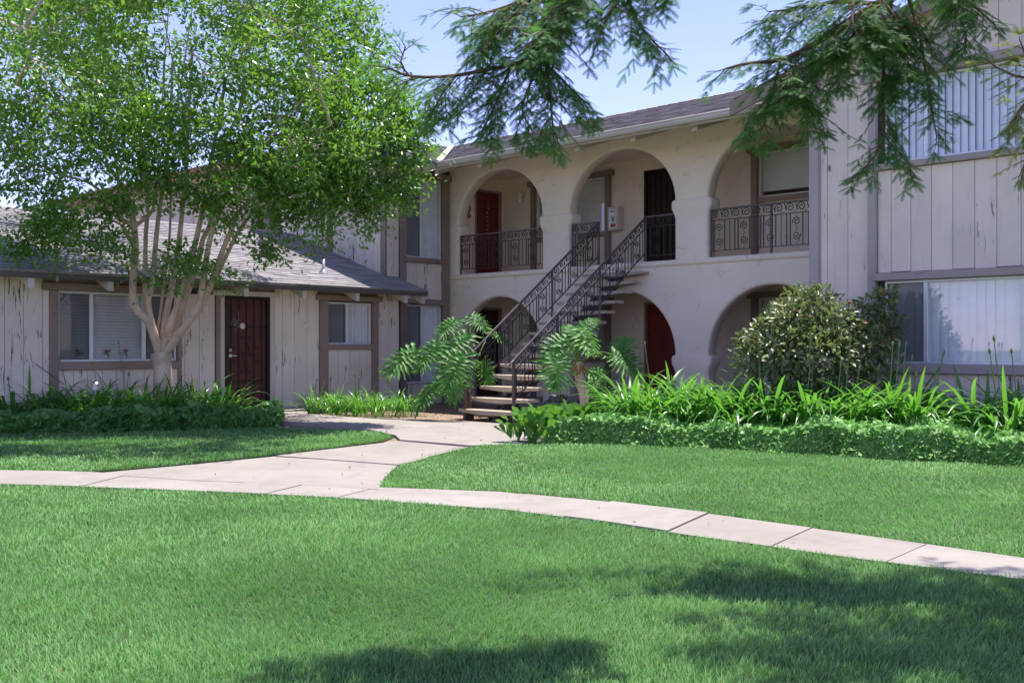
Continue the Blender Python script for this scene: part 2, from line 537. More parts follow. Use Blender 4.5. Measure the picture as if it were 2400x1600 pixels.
M_BUSH = leaf_mat('bush_leaf', (0.06, 0.095, 0.03), (0.34, 0.35, 0.17), (0.24, 0.36, 0.08), 0.26, rough=0.42, spec=0.5, patch=3.0)
M_GRASS = leaf_mat('grass_blade', (0.042, 0.14, 0.028), (0.305, 0.55, 0.19), (0.20, 0.49, 0.09), 0.28, rough=0.5, spec=0.3, patch=0.8, patch_amt=0.42, dead=((0.36, 0.33, 0.16), 0.985))
M_ORANGE = plain('rust_orange', (0.38, 0.12, 0.05), 0.6, var=0.2, scale=30)
M_PINK = plain('pink_petal', (0.55, 0.09, 0.20), 0.6, var=0.2, scale=40)
M_CREAM = plain('cream_petal', (0.75, 0.58, 0.48), 0.6, var=0.1, scale=30)
M_TEAL = plain('pale_teal_leaf', (0.16, 0.21, 0.21), 0.6, var=0.2, scale=30)
M_BLACKBAG = plain('black_plastic', (0.012, 0.012, 0.014), 0.18, spec=0.7)
M_RED = plain('print_red', (0.55, 0.03, 0.03), 0.5)
M_GREENP = plain('print_green', (0.15, 0.42, 0.15), 0.5)
M_PRINTW = plain('print_white', (0.78, 0.80, 0.84), 0.4)
M_BOX = plain('cabinet_ivory', (0.62, 0.57, 0.50), 0.5, var=0.05)
M_FARWALL = painted_wood('far_wall_paint', (0.50, 0.42, 0.42), (0.2, 0.15, 0.14), 0.1)
M_FARROOF = shingle_mat('far_roof', (0.25, 0.13, 0.10), (0.36, 0.2, 0.16))
M_LAMPG = plain('lamp_glass', (0.7, 0.68, 0.62), 0.2, var=0.05)

# ------------------------------------------------------------------ wall faces
class Face:
    """a vertical wall plane; u runs along it, d is how far in front of it"""
    def __init__(s, axis, p): s.axis, s.p = axis, p
    def box(s, mb, u0, u1, z0, z1, d0, d1, b=0.0):
        if s.axis == 'x': mb.box(u0, u1, s.p - d1, s.p - d0, z0, z1, b)
        else: mb.box(s.p - d1, s.p - d0, u0, u1, z0, z1, b)
    def pt(s, u, z, d):
        return Vector((u, s.p - d, z)) if s.axis == 'x' else Vector((s.p - d, u, z))
    def add(s, name, mat, parent, u0, u1, z0, z1, d0, d1, b=0.004, label=None):
        m = MB(); s.box(m, u0, u1, z0, z1, d0, d1, b)
        return m.build(name, mat, parent, label=label)

def wall_cells(face, u0, u1, z0, z1, holes, d0, d1):
    mb = MB()
    us = sorted({u0, u1} | {h[0] for h in holes} | {h[1] for h in holes})
    us = [u for u in us if u0 <= u <= u1]
    for a, b in zip(us[:-1], us[1:]):
        zz = [(z0, z1)]
        for h in holes:
            if h[0] < (a + b) / 2 < h[1]:
                nz = []
                for (p, q) in zz:
                    if h[2] > p: nz.append((p, min(q, h[2])))
                    if h[3] < q: nz.append((max(p, h[3]), q))
                zz = nz
        for (p, q) in zz:
            if q - p > 1e-4: face.box(mb, a, b, p, q, d0, d1)
    return mb

def siding(face, parent, u0, u1, z0, z1, mat, width=0.28, ztop=None, gap=0.007, first=None):
    """individual vertical boards with recessed joints"""
    u = u0
    k = 0
    while u < u1 - 0.02:
        w = width * random.uniform(0.96, 1.04) if not (k == 0 and first) else first
        e = min(u + w, u1)
        if u1 - e < 0.06: e = u1
        zt = z1 if ztop is None else ztop
        pr = random.uniform(0.016, 0.022)
        lo = z0 + random.uniform(0, 0.012)
        mb = MB()
        if callable(zt):
            a, b = zt(u), zt(e)
            face.box(mb, u + gap / 2, e - gap / 2, lo, 1.0 + lo, 0.0, pr, 0.003)
            nv = []
            for p in mb.v:
                uu = p[0] if face.axis == 'x' else p[1]
                if p[2] > lo + 0.5: p = (p[0], p[1], p[2] - 1.0 - lo + (a + (b - a) * (uu - u) / (e - u)))
                nv.append(p)
            mb.v = nv
        else:
            face.box(mb, u + gap / 2, e - gap / 2, lo, zt, 0.0, pr, 0.003)
        mb.build('plank', mat, parent)
        u = e; k += 1

def window(face, parent, u0, u1, z0, z1, mull=(), screens=(), fr=0.035, mat=None, blind='h', rec=0.03, slat_w=0.09, slat_mat=None, tilt=0.5, hide=(), gaps=0.0, full=0.0):
    """sliding window: metal frame, panes, blind behind; slats of a vertical blind are single pieces"""
    mat = mat or M_WHITE
    mull = sorted(mull)
    f = MB()
    d0, d1 = -rec - 0.05, -rec + 0.02
    face.box(f, u0, u0 + fr, z0, z1, d0, d1, 0.003); face.box(f, u1 - fr, u1, z0, z1, d0, d1, 0.003)
    face.box(f, u0 + fr, u1 - fr, z1 - fr, z1, d0, d1 - 0.002, 0.003); face.box(f, u0 + fr, u1 - fr, z0, z0 + fr, d0, d1 - 0.002, 0.003)
    for m in mull: face.box(f, m - 0.028, m + 0.028, z0 + fr, z1 - fr, d0 + 0.01, d1 + 0.004, 0.003)
    w = f.build('window', mat, parent)
    es = [u0 + fr] + [x for m in mull for x in (m - 0.028, m + 0.028)] + [u1 - fr]
    for kk, (a, b) in enumerate(zip(es[::2], es[1::2])):
        if kk in screens:
            p = MB(); face.box(p, a, b, z0 + fr, z1 - fr, -rec - 0.004, -rec - 0.002)
            p.build('insect_screen', M_SCREEN, w)
        p = MB(); face.box(p, a, b, z0 + fr, z1 - fr, -rec - 0.02, -rec - 0.014)
        p.build('pane', M_GLASS, w)
    bd = -rec - 0.085
    if blind == 'h':
        m = MB()
        n = int((z1 - z0) / 0.053)
        for i in range(n):
            z = z0 + 0.03 + (z1 - z0 - 0.04) * i / n
            pr = [(0.011, 0.0), (0.003, 0.025), (-0.010, 0.0500)]
            ps = []
            for (dd, zz) in pr:
                ps.append(face.pt(u0 + 0.02, z + zz, bd + dd - zz * 0.25)); ps.append(face.pt(u1 - 0.02, z + zz, bd + dd - zz * 0.25))
            m.add(ps, [(0, 1, 3, 2), (2, 3, 5, 4)])
        m.build('blind', slat_mat or M_BLIND, w)
    elif blind == 'v':
        n = max(2, int((u1 - u0) / slat_w))
        for i in range(n):
            uc = u0 + (i + 0.5) * (u1 - u0) / n
            if any(a < uc < b for a, b in hide): continue
            if gaps and random.random() < gaps: continue
            t = tilt + random.uniform(-0.12, 0.12)
            hw = slat_w * 0.56
            m = MB()
            vs = []
            for (q, bow) in ((-1, 0), (-0.33, 0.008), (0.33, 0.008), (1, 0)):
                du, dd = q * hw * math.cos(t), q * hw * math.sin(t) + bow
                vs += [face.pt(uc + du, z0 + 0.02, bd + dd), face.pt(uc + du, z1 - 0.03, bd + dd)]
            m.add(vs, [(0, 2, 3, 1), (2, 4, 5, 3), (4, 6, 7, 5)], True)
            m.build('slat', slat_mat or M_BLINDB, w)
    elif blind == 'roll':
        m = MB(); face.box(m, u0 + 0.02, u1 - 0.02, z0 + (z1 - z0) * full + 0.02, z1 - 0.02, bd - 0.004, bd)
        m.build('blind', slat_mat or M_BLIND, w)
    return w

def shingles(roof, o, ud, vd, ul, vl, mat, tab=0.30, exp=0.145, keep=300, near=None, lim=None):
    """courses of separate shingles; the first ones (at the eave) single, the rest joined"""
    ud, vd = Vector(ud).normalized(), Vector(vd).normalized()
    nd = ud.cross(vd).normalized()
    if nd.z < 0: nd = -nd
    rows = int(vl / exp)
    rest_v, rest_f = [], []
    items = []
    for r in range(rows):
        u = -random.uniform(0.0, tab) * 0.9
        ulr = lim(r * exp) if lim else ul
        while u < ulr:
            w = tab * random.choice((0.7, 0.85, 1.0, 1.0, 1.2))
            a, b = max(0, u + 0.003), min(ulr, u + w - 0.003)
            u += w
            if b - a < 0.03: continue
            t = random.uniform(0.014, 0.024)
            v0 = r * exp - 0.012 + random.uniform(-0.006, 0.006)
            v1 = min((r + 1) * exp + 0.03, vl)
            P = Vector(o)
            base = 0.006
            vs = [P + ud * a + vd * v0 + nd * (base + t), P + ud * b + vd * v0 + nd * (base + t),
                  P + ud * b + vd * v1 + nd * (base + 0.004), P + ud * a + vd * v1 + nd * (base + 0.004),
                  P + ud * a + vd * v0 + nd * base, P + ud * b + vd * v0 + nd * base]
            fs = [(0, 1, 2, 3), (4, 5, 1, 0), (4, 0, 3), (5, 2, 1)]
            if nd.dot((vs[1] - vs[0]).cross(vs[2] - vs[0])) < 0: fs = [f[::-1] for f in fs]
            items.append((vs, fs))
    if near: items.sort(key=lambda it: near(it[0][0]))
    rest = MB()
    for k, (vs, fs) in enumerate(items):
        if k < keep:
            m = MB(); m.add(vs, fs); m.build('shingle', mat, roof)
        else: rest.add(vs, fs)
    if rest.v: rest.build('shingle_field', mat, roof, kind='stuff')

# ------------------------------------------------------------------ ground, paths, lawns
g = MB(); g.box(-250, 350, -250, 350, -0.5, -0.012)
tag(g.build('ground', M_LAND), kind='structure')
g = MB(); g.poly([Vector((x, y, -0.004)) for x, y in ((-4, 17.0), (-4, 12.0), (6.5, 10.2), (8.5, 8.0), (10.5, 3.0), (11.0, -3.0), (15.9, -3.0), (15.9, 17.0))], 0)
tag(g.build('bed_soil', M_SOIL), kind='structure')

def gl(pts): return [ground(*p) for p in pts]
near_edge = gl([(-900, 1108, 0.0), (-400, 1124, 0.0), (0, 1141, 0.0), (357, 1152, 0.0), (816, 1174, 0.0), (1173, 1201, 0.0), (1400, 1230, 0.0), (1633, 1266, 0.0), (2000, 1317, 0.0), (2400, 1368, 0.0), (2900, 1432, 0.0), (3700, 1530, 0.0)])
far_edge = gl([(-900, 1076, 0.0), (-400, 1092, 0.0), (0, 1107, 0.0), (204, 1112, 0.0), (446, 1126, 0.0), (700, 1137, 0.0), (888, 1148, 0.0), (1173, 1159, 0.0), (1429, 1184, 0.0), (1653, 1211, 0.0), (2041, 1265, 0.0), (2400, 1317, 0.0), (2900, 1388, 0.0), (3700, 1490, 0.0)])
near_lawn = near_edge + [FW * 3.0 + RT * 8.0, FW * -3 + RT * 9.0, FW * -3 + RT * -9.0, FW * 6 + RT * -10.0]
right_lawn = gl([(888, 1147, 0), (1173, 1157, 0), (1429, 1182, 0), (1653, 1209, 0), (2041, 1263, 0), (2400, 1315, 0), (2900, 1386, 0), (3700, 1488, 0), (3700, 1190, 0), (2900, 1130, 0), (2400, 1094, 0), (2000, 1070, 0), (1700, 1052, 0), (1400, 1040, 0), (1224, 1040, 0), (1102, 1051, 0), (1030, 1064, 0), (969, 1082, 0), (925, 1100, 0), (900, 1122, 0)])
left_lawn = gl([(-900, 1074, 0), (-400, 1091, 0), (0, 1107, 0), (204, 1108, 0), (408, 1092, 0), (612, 1071, 0), (898, 1036, 0), (923, 1026, 0), (880, 1015, 0), (816, 1011, 0), (653, 1006, 0), (300, 1006, 0), (0, 1012, 0), (-400, 1018, 0), (-900, 1010, 0)])
for nm, pts in (('near_lawn', near_lawn), ('right_lawn', right_lawn), ('left_lawn', left_lawn)):
    m = MB(); m.poly([Vector((p.x, p.y, 0.012)) for p in pts], 0.05)
    tag(m.build(nm, M_TURFSOIL), kind='structure')

path = thing('path', '', '', (0, 0, 0)); del path['label']; del path['category']; path['kind'] = 'structure'
path.location = ground(1000, 1100); W[path.name] = Matrix.Translation(path.location)
def arc(pl):
    L = [0.0]
    for a, b in zip(pl[:-1], pl[1:]): L.append(L[-1] + (b - a).length)
    return L
def along(pl, L, t):
    t = t * L[-1]
    for i in range(len(pl) - 1):
        if t <= L[i + 1] + 1e-9:
            return pl[i].lerp(pl[i + 1], (t - L[i]) / (L[i + 1] - L[i]))
    return pl[-1].copy()
def closest_t(pl, L, p):
    best = (1e9, 0)
    for k in range(401):
        q = along(pl, L, k / 400)
        d = (q.xy - p.xy).length
        if d < best[0]: best = (d, k / 400)
    return best[1]
NL, FL = arc(near_edge), arc(far_edge)
m = MB(); m.poly([Vector((p.x, p.y, 0.019)) for p in near_edge] + [Vector((p.x, p.y, 0.019)) for p in reversed(far_edge)], 0.05); m.build('path_bed', M_JOINT, path)
joints = [(0.0, 0.0)]
for fp, npx in (((-250, 1098), (-330, 1127)), ((60, 1108), (-60, 1138)), ((300, 1118), (190, 1147)), ((590, 1133), (480, 1158)), ((722, 1138), (620, 1164)), ((884, 1148), (795, 1173)), ((1235, 1165), (1140, 1198)), ((1428, 1184), (1325, 1218)), ((1660, 1212), (1560, 1255)), ((1905, 1246), (1800, 1290)), ((2170, 1284), (2070, 1327)), ((2480, 1328), (2390, 1367))):
    joints.append((closest_t(far_edge, FL, ground(*fp)), closest_t(near_edge, NL, ground(*npx))))
for fx in (0.95,): joints.append((fx, fx))
joints.append((1.0, 1.0))
joints = [joints[0]] + sorted(j for j in joints[1:-1] if j[0] < 0.985) + [joints[-1]]
for i, (a, b) in enumerate(zip(joints[:-1], joints[1:])):
    gap = 0.0003 if i not in (5, 8) else 0.0011
    fa, fb, na, nb = a[0] + gap, b[0] - 0.0002, a[1] + gap, b[1] - 0.0002
    zz = 0.03 + random.uniform(-0.004, 0.004) + (0.012 if i == 8 else 0)
    fp = [along(far_edge, FL, fa + (fb - fa) * k / 5) for k in range(6)]
    npts = [along(near_edge, NL, na + (nb - na) * k / 5) for k in range(6)]
    pts = [Vector((p.x, p.y, zz)) for p in npts] + [Vector((p.x, p.y, zz)) for p in reversed(fp)]
    m = MB(); m.poly(pts, 0.1); m.build('slab', M_CONC, path)
for pts in (
    [(215, 1109, .03), (446, 1124.5, .03), (700, 1135, .03), (886, 1146, .03), (900, 1120, .03), (931, 1090, .03), (770, 1077.5, .03), (640, 1069.5, .03), (408, 1092, .03)],
    [(645, 1067, .03), (770, 1075.5, .03), (934, 1088, .03), (969, 1081, .03), (1030, 1063, .03), (1098, 1047.5, .03), (936, 1033, .03), (898, 1037, .03)],
    [(938, 1029.5, .03), (1104, 1043, .03), (1224, 1040, .03), (1300, 1010, .03), (1215, 994, .03), (1090, 987, .03), (987, 982, .035), (853, 979, .05), (725, 969.5, .08), (640, 984, .08), (760, 994, .065), (859, 1004, .05), (927, 1019, .04)],
    [(722, 968.5, .08), (712, 951, .095), (470, 966, .095), (470, 986, .09), (638, 983, .08)]):
    m = MB(); m.poly([ground(*p) for p in pts], 0.14); m.build('slab', M_CONC, path)
m = MB(); m.box(9.6, 11.0, 15.6, 16.47, 0.02, 0.115, 0.01); m.build('doorstep', M_CONC, path)

# ------------------------------------------------------------------ grass
def grass(name, label, poly, dens, hgt, wid, parent=None, region=None):
    P = np.array([(p.x, p.y) for p in poly])
    lo, hi = P.min(0), P.max(0)
    out = []
    n_try = int((hi[0] - lo[0]) * (hi[1] - lo[1]) * dens)
    x = rng.uniform(lo[0], hi[0], n_try); y = rng.uniform(lo[1], hi[1], n_try)
    dep = x * FW.x + y * FW.y
    lat = x * RT.x + y * RT.y
    d = np.hypot(dep, lat)
    keep = rng.random(n_try) < np.minimum(1.0, (4.2 / np.maximum(d, 0.1)) ** 1.7)
    keep &= (dep > 2.2) & (np.abs(lat) < dep * 0.6 + 1.8)
    x, y, d = x[keep], y[keep], d[keep]
    k = in_poly(x, y, [(p.x, p.y) for p in poly])
    x, y, d = x[k], y[k], d[k]
    n = len(x)
    lean = 0.18 + 0.22 * np.sin(x * 1.7 + 1.3 * np.sin(y * 1.1)) * np.cos(y * 1.9 + 0.7 * x)
    az = 2 * math.pi * rng.random(n)
    flow = 1.5 * np.sin(x * 0.8 + y * 0.5) + 1.2 * np.sin(y * 1.4 - x * 0.4)
    tuft = np.sin(x * 3.1 + 2 * np.sin(y * 2.3)) * np.sin(y * 3.7 + 2 * np.sin(x * 2.9))
    lx = np.cos(az) * 0.75 + np.cos(flow) * lean
    ly = np.sin(az) * 0.75 + np.sin(flow) * lean
    h = hgt * rng.uniform(0.55, 1.15, n) * (1 + 0.22 * tuft)
    sc = np.clip(d / 6.0, 0.8, 2.0)
    w = wid * rng.uniform(0.7, 1.3, n) * sc
    px, py = -np.sin(az), np.cos(az)
    V = np.zeros((n, 5, 3))
    base = np.stack([x, y, np.full(n, 0.008)], 1)
    mid = base + np.stack([lx * h * 0.28, ly * h * 0.28, h * 0.6], 1)
    tip = base + np.stack([lx * h * 0.85, ly * h * 0.85, h * 0.95], 1)
    side = np.stack([px * w / 2, py * w / 2, np.zeros(n)], 1)
    V[:, 0] = base - side; V[:, 1] = base + side
    V[:, 2] = mid + side * 0.85; V[:, 3] = mid - side * 0.85
    V[:, 4] = tip
    T = np.array([(0, 1, 2), (0, 2, 3), (3, 2, 4)])
    Fc = (T[None] + (np.arange(n) * 5)[:, None, None]).reshape(-1, 3)
    ob = tag(np_obj(name, V.reshape(-1, 3), Fc, M_GRASS, None, 'stuff'), label, 'grass')
    return n
GN = grass('grass', 'mown green grass of the foreground lawn before the curved walk', near_lawn, 12500, 0.043, 0.0048)
GN2 = grass('grass', 'mown green grass between the curved walk and the right ivy', right_lawn, 13000, 0.040, 0.0052)
GN3 = grass('grass', 'mown grass of the small left lawn under the tree shade', left_lawn, 16000, 0.048, 0.0062)
print('grass blades', GN, GN2, GN3)

# ------------------------------------------------------------------ low house (faces -Y)
YL = 16.5
low = thing('low_house', 'low single-storey house with peeling board siding and a grey shingle roof', 'house', (8.5, YL, 0))
fl = Face('x', YL)
LW = (6.858, 8.909, 1.01, 2.15)
LD = (9.824, 10.78, 0.12, 2.17)
LS = (12.108, 13.204, 1.295, 2.134)
wm_ = wall_cells(fl, 1.0, 13.93, -0.05, 2.62, [LW, (LD[0], LD[1], 0.1, LD[3]), LS], -0.14, 0.0)
wm_.build('wall', M_DARK, low)
m = MB()
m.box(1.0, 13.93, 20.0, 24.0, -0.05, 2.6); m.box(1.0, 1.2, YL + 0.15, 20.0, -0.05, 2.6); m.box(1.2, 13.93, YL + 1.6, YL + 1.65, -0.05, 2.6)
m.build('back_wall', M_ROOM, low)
siding(fl, low, 1.0, 6.62, 0.03, 2.42, M_SIDE2)
siding(fl, low, 6.62, 6.72, 0.03, 2.15, M_SIDE2, width=0.1)
siding(fl, low, 6.86, 8.94, 0.03, 0.88, M_SIDE2, width=0.24)
siding(fl, low, 9.05, 9.64, 0.03, 2.18, M_SIDE2)
siding(fl, low, 8.92, 9.05, 0.03, 2.15, M_SIDE2, width=0.14)
siding(fl, low, 10.89, 11.90, 0.03, 2.42, M_SIDE2, first=0.17)
siding(fl, low, 12.11, 13.20, 0.03, 1.19, M_SIDE2, width=0.27)
siding(fl, low, 13.36, 13.93, 0.03, 2.42, M_SIDE2)
siding(fl, low, 6.62, 10.89, 2.28, 2.44, M_TRIM, width=0.3)
siding(fl, low, 11.9, 13.36, 2.28, 2.44, M_TRIM, width=0.3)
# trims
fl.add('trim_post', M_TRIM, low, 6.72, 6.855, 0.02, 2.148, 0.0, 0.055, 0.006)
fl.add('trim_post', M_TRIM, low, 8.912, 8.985, 0.02, 2.148, 0.0, 0.05, 0.006)
fl.add('header_beam', M_TRIMX, low, 6.6, 9.12, 2.15, 2.275, 0.0, 0.085, 0.008)
fl.add('sill_beam', M_TRIMX, low, 6.857, 8.95, 0.878, 1.008, 0.0, 0.075, 0.008)
fl.add('trim_post', M_TRIM, low, 9.652, 9.735, 0.02, 2.175, 0.0, 0.06, 0.006)
fl.add('door_trim', M_TRIML, low, 9.737, 9.823, 0.115, 2.175, 0.0, 0.045, 0.005)
fl.add('door_trim', M_TRIML, low, 10.782, 10.885, 0.115, 2.175, 0.0, 0.045, 0.005)
fl.add('header_beam', M_TRIML, low, 9.58, 10.98, 2.177, 2.272, 0.0, 0.06, 0.006, 'pale header over the door')
fl.add('trim_post', M_TRIM, low, 11.905, 12.105, 0.02, 2.158, 0.0, 0.055, 0.006)
fl.add('trim_post', M_TRIM, low, 13.207, 13.362, 0.02, 2.158, 0.0, 0.055, 0.006)
fl.add('header_beam', M_TRIMX, low, 11.815, 13.45, 2.16, 2.272, 0.0, 0.08, 0.008)
fl.add('sill_beam', M_TRIMX, low, 12.107, 13.205, 1.192, 1.294, 0.0, 0.07, 0.008)
window(fl, low, *LW, mull=(7.41, 8.32), screens=(0, 2), blind='h')
window(fl, low, *LS, mull=(12.60,), screens=(0,), blind='v', slat_w=0.085, tilt=0.62)
# door with its security screen
d = MB(); fl.box(d, LD[0] + 0.045, LD[1] - 0.045, 0.16, 2.13, -0.09, -0.045, 0.004)
door = d.build('door', M_DOORS, low, label='maroon door behind a dark iron security screen')
for i in range(4):
    u = LD[0] + 0.13 + i * 0.205
    fl.add('door_panel', M_DOORS, door, u, u + 0.085, 0.3, 2.0, -0.046, -0.036, 0.004)
sf = MB()
fl.box(sf, LD[0], LD[0] + 0.05, 0.122, 2.168, -0.035, 0.03, 0.004); fl.box(sf, LD[1] - 0.05, LD[1], 0.122, 2.168, -0.035, 0.03, 0.004)
fl.box(sf, LD[0] + 0.05, LD[1] - 0.05, 2.118, 2.168, -0.034, 0.029, 0.004); fl.box(sf, LD[0] + 0.05, LD[1] - 0.05, 0.122, 0.16, -0.034, 0.029, 0.004)
scr = sf.build('screen_door', M_MESHD, low)
for i in range(1, 6):
    u = LD[0] + i * (LD[1] - LD[0]) / 6
    fl.add('screen_bar', M_MESHD, scr, u - 0.008, u + 0.008, 0.16, 2.118, -0.012, 0.008, 0.002)
for z in (0.62, 1.62): fl.add('cross_bar', M_MESHD, scr, LD[0] + 0.05, LD[1] - 0.05, z - 0.008, z + 0.008, -0.022, -0.012, 0.0)
cx = (LD[0] + LD[1]) / 2
m = MB()
for (x0, z0, x1, z1) in ((cx - 0.02, 1.4, cx + 0.1, 1.08), (cx - 0.1, 1.15, cx - 0.02, 0.86), (cx - 0.1, 1.15, cx + 0.1, 1.08)):
    m.tube([fl.pt(x0, z0, 0.0), fl.pt(x1, z1, 0.0)], 0.008, 5)
for (x0, z0) in ((cx - 0.08, 1.42), (cx + 0.06, 1.42), (cx - 0.09, 0.8), (cx + 0.06, 0.8), (cx - 0.26, 1.22), (cx + 0.2, 1.25), (cx - 0.25, 0.98), (cx + 0.22, 0.98)):
    m.tube([fl.pt(x0 + 0.03 * math.cos(a), z0 + 0.03 * math.sin(a), 0.0) for a in np.linspace(0, 6.28, 10)], 0.006, 5)
m.build('iron_scroll', M_MESHD, scr)
m = MB(); m.tube([fl.pt(9.935, 1.19, 0.02), fl.pt(9.935, 1.19, 0.05)], 0.035, 12); m.build('deadbolt', M_METAL, scr)
m = MB(); m.tube([fl.pt(9.935, 1.09, 0.02), fl.pt(9.935, 1.09, 0.045)], 0.038, 12); m.tube([fl.pt(9.935, 1.09, 0.055), fl.pt(10.05, 1.085, 0.06)], 0.012, 8); m.build('handle', M_METAL, scr)
fl.add('threshold', M_GALV, low, LD[0] - 0.02, LD[1] + 0.02, 0.116, 0.12, -0.04, 0.07, 0.0)
lp = MB(); fl.box(lp, 9.37, 9.46, 1.85, 1.97, 0.02, 0.10, 0.008); lp.build('wall_lamp', M_LAMPG, low)
# roof: eave at Y 15.9, 4 in 12
SL = 1 / 3.0
ev = Vector((1.0, 15.9, 2.40)); RX1 = 14.18
dm = MB()
dm.add([(1.0, 15.9, 2.40), (RX1, 15.9, 2.40), (RX1, 20.32, 3.873), (1.0, 20.32, 3.873),
        (1.0, 15.9, 2.36), (RX1, 15.9, 2.36), (RX1, 20.32, 3.833), (1.0, 20.32, 3.833)],
       [(0, 1, 2, 3), (7, 6, 5, 4), (4, 5, 1, 0), (5, 6, 2, 1), (6, 7, 3, 2), (7, 4, 0, 3)])
dm.add([(1.0, 20.32, 3.873), (13.93, 20.32, 3.873), (13.93, 24.7, 2.41), (1.0, 24.7, 2.41)], [(0, 1, 2, 3)])
roof = dm.build('roof', M_SOFFIT, low)
shingles(roof, ev - Vector((0, 0.02, 0.005)), (1, 0, 0), (0, 3, 1), RX1 - 1.0, 4.67, M_SHGL, near=lambda v: (v.y - 15.9) + 0.25 * abs(v.x - 9))
rc = MB()
for i in range(44):
    x = 1.0 + i * 0.3
    rc.add([(x, 20.22, 3.865), (x + 0.32, 20.22, 3.87), (x + 0.32, 20.32, 3.905), (x, 20.32, 3.9), (x + 0.32, 20.42, 3.87), (x, 20.42, 3.865)], [(0, 1, 2, 3), (3, 2, 4, 5)])
rc.build('ridge_cap', M_SHGL, roof, kind='stuff')
fa = MB(); fa.box(1.0, RX1 + 0.015, 15.862, 15.9, 2.295, 2.38, 0.006); fa.build('fascia', M_FASCIA, low)
rk = MB(); rk.add([(RX1, 15.9, 2.30), (RX1 + 0.03, 15.9, 2.30), (RX1 + 0.03, 16.86, 2.62), (RX1, 16.86, 2.62), (RX1, 15.9, 2.405), (RX1 + 0.03, 15.9, 2.405), (RX1 + 0.03, 16.86, 2.725), (RX1, 16.86, 2.725)],
       [(3, 2, 1, 0), (4, 5, 6, 7), (0, 1, 5, 4), (1, 2, 6, 5), (2, 3, 7, 6), (3, 0, 4, 7)]); rk.build('rake_board', M_FASCIA, low)
for i in range(-3, 8):
    x = 6.22 + 1.235 * i if i < 7 else 14.1
    m = MB()
    y0, y1 = 15.905, 16.5
    zt0, zt1 = 2.355, 2.355 + (y1 - y0) * SL
    m.add([(x - 0.045, y0, zt0), (x + 0.045, y0, zt0), (x + 0.045, y0, zt0 - 0.215), (x - 0.045, y0, zt0 - 0.215),
           (x - 0.045, y1, zt1), (x + 0.045, y1, zt1), (x + 0.045, y1, zt1 - 0.17), (x - 0.045, y1, zt1 - 0.17)],
          [(0, 1, 2, 3), (1, 5, 6, 2), (0, 3, 7, 4), (3, 2, 6, 7), (4, 5, 1, 0)])
    m.build('rafter_tail', M_RAFT, low)
# things on the roof
def roofz(y): return 2.41 + (y - 15.9) * SL
vp = Vector((11.60, 17.9, 0)); vp.z = roofz(vp.y) + 0.01
v = MB(); v.box(vp.x - 0.2, vp.x + 0.2, vp.y - 0.17, vp.y + 0.17, vp.z - 0.03, vp.z + 0.03)
v.lathe([(0.11, 0.0), (0.09, 0.24), (0.15, 0.25), (0.15, 0.33), (0.0, 0.35)], 14, (vp.x, vp.y, vp.z))
v.build('roof_vent', M_VENT, low)
vp = Vector((12.20, 16.75, 0)); vp.z = roofz(vp.y)
v = MB(); v.lathe([(0.11, -0.03), (0.09, 0.04), (0.035, 0.10), (0.03, 0.11), (0.03, 0.30), (0.024, 0.30), (0.024, 0.2)], 12, vp)
v.build('vent_pipe', M_GALV, low)

# ------------------------------------------------------------------ two-storey building with the arcade (arcade faces -X)
XA, XB, YT, XS = 15.755, 17.5, 16.9, 13.93
apt = thing('apartment_building', 'two-storey stucco building with rows of round arches and a shingle roof', 'apartment building', (XA, 12, 0))
fa_ = Face('y', XA)
TW = 0.30
bays = [(14.10, 16.62), (10.82, 13.364), (7.57, 10.104)]
def arch(y0, y1, zb, zs, rise, n=28):
    cy, a = (y0 + y1) / 2, (y1 - y0) / 2
    pts = [(y0, zb), (y0, zs)]
    for i in range(1, n):
        t = math.pi * (1 - i / n)
        pts.append((cy + a * math.cos(t), zs + rise * math.sin(t)))
    pts += [(y1, zs), (y1, zb)]
    return pts
def offset(pl, dd):
    n = len(pl); out = []
    for i in range(n):
        p0, p1, p2 = Vector(pl[i - 1]), Vector(pl[i]), Vector(pl[(i + 1) % n])
        e1, e2 = (p1 - p0).normalized(), (p2 - p1).normalized()
        nn = Vector((e1.y, -e1.x)) + Vector((e2.y, -e2.x))
        nn = nn.normalized()
        c = max(0.35, nn.dot(Vector((e1.y, -e1.x))))
        out.append(tuple(p1 + nn * (dd / c)))
    return out
holes = []
for (a, b) in bays:
    holes.append(arch(a, b, 2.85, 3.93, 1.13))
    holes.append(arch(a, b, 0.0, 1.08, 1.24))
mb = MB()
outer = [(7.0, -0.06), (16.9, -0.06), (16.9, 5.47), (7.0, 5.47)]
RD = 0.045
wide = [offset(h, -RD) for h in holes]
# make sure the offset really widens the opening
def area(pl): return abs(sum(pl[i][0] * pl[(i + 1) % len(pl)][1] - pl[(i + 1) % len(pl)][0] * pl[i][1] for i in range(len(pl))) / 2)
if area(wide[0]) < area(holes[0]): wide = [offset(h, RD) for h in holes]
wide = [[(y, max(z, -0.02) if i % 2 else (2.852 if z < 2.86 else z)) for (y, z) in wl] for i, wl in enumerate(wide)]
polys = [[Vector((0, y, z)) for y, z in outer]] + [[Vector((0, y, z)) for y, z in wl] for wl in wide]
flat = [p for pl in polys for p in pl]
tri = mgeo.tessellate_polygon(polys)
def addface(x, sgn):
    vs = [(x, p.y, p.z) for p in flat]
    fs = []
    for t in tri:
        a, b, c = [Vector(vs[i]) for i in t]
        nx = (b - a).cross(c - a).x
        fs.append(t if nx * sgn > 0 else t[::-1])
    mb.add(vs, fs)
addface(XA, -1); addface(XA + TW, 1)
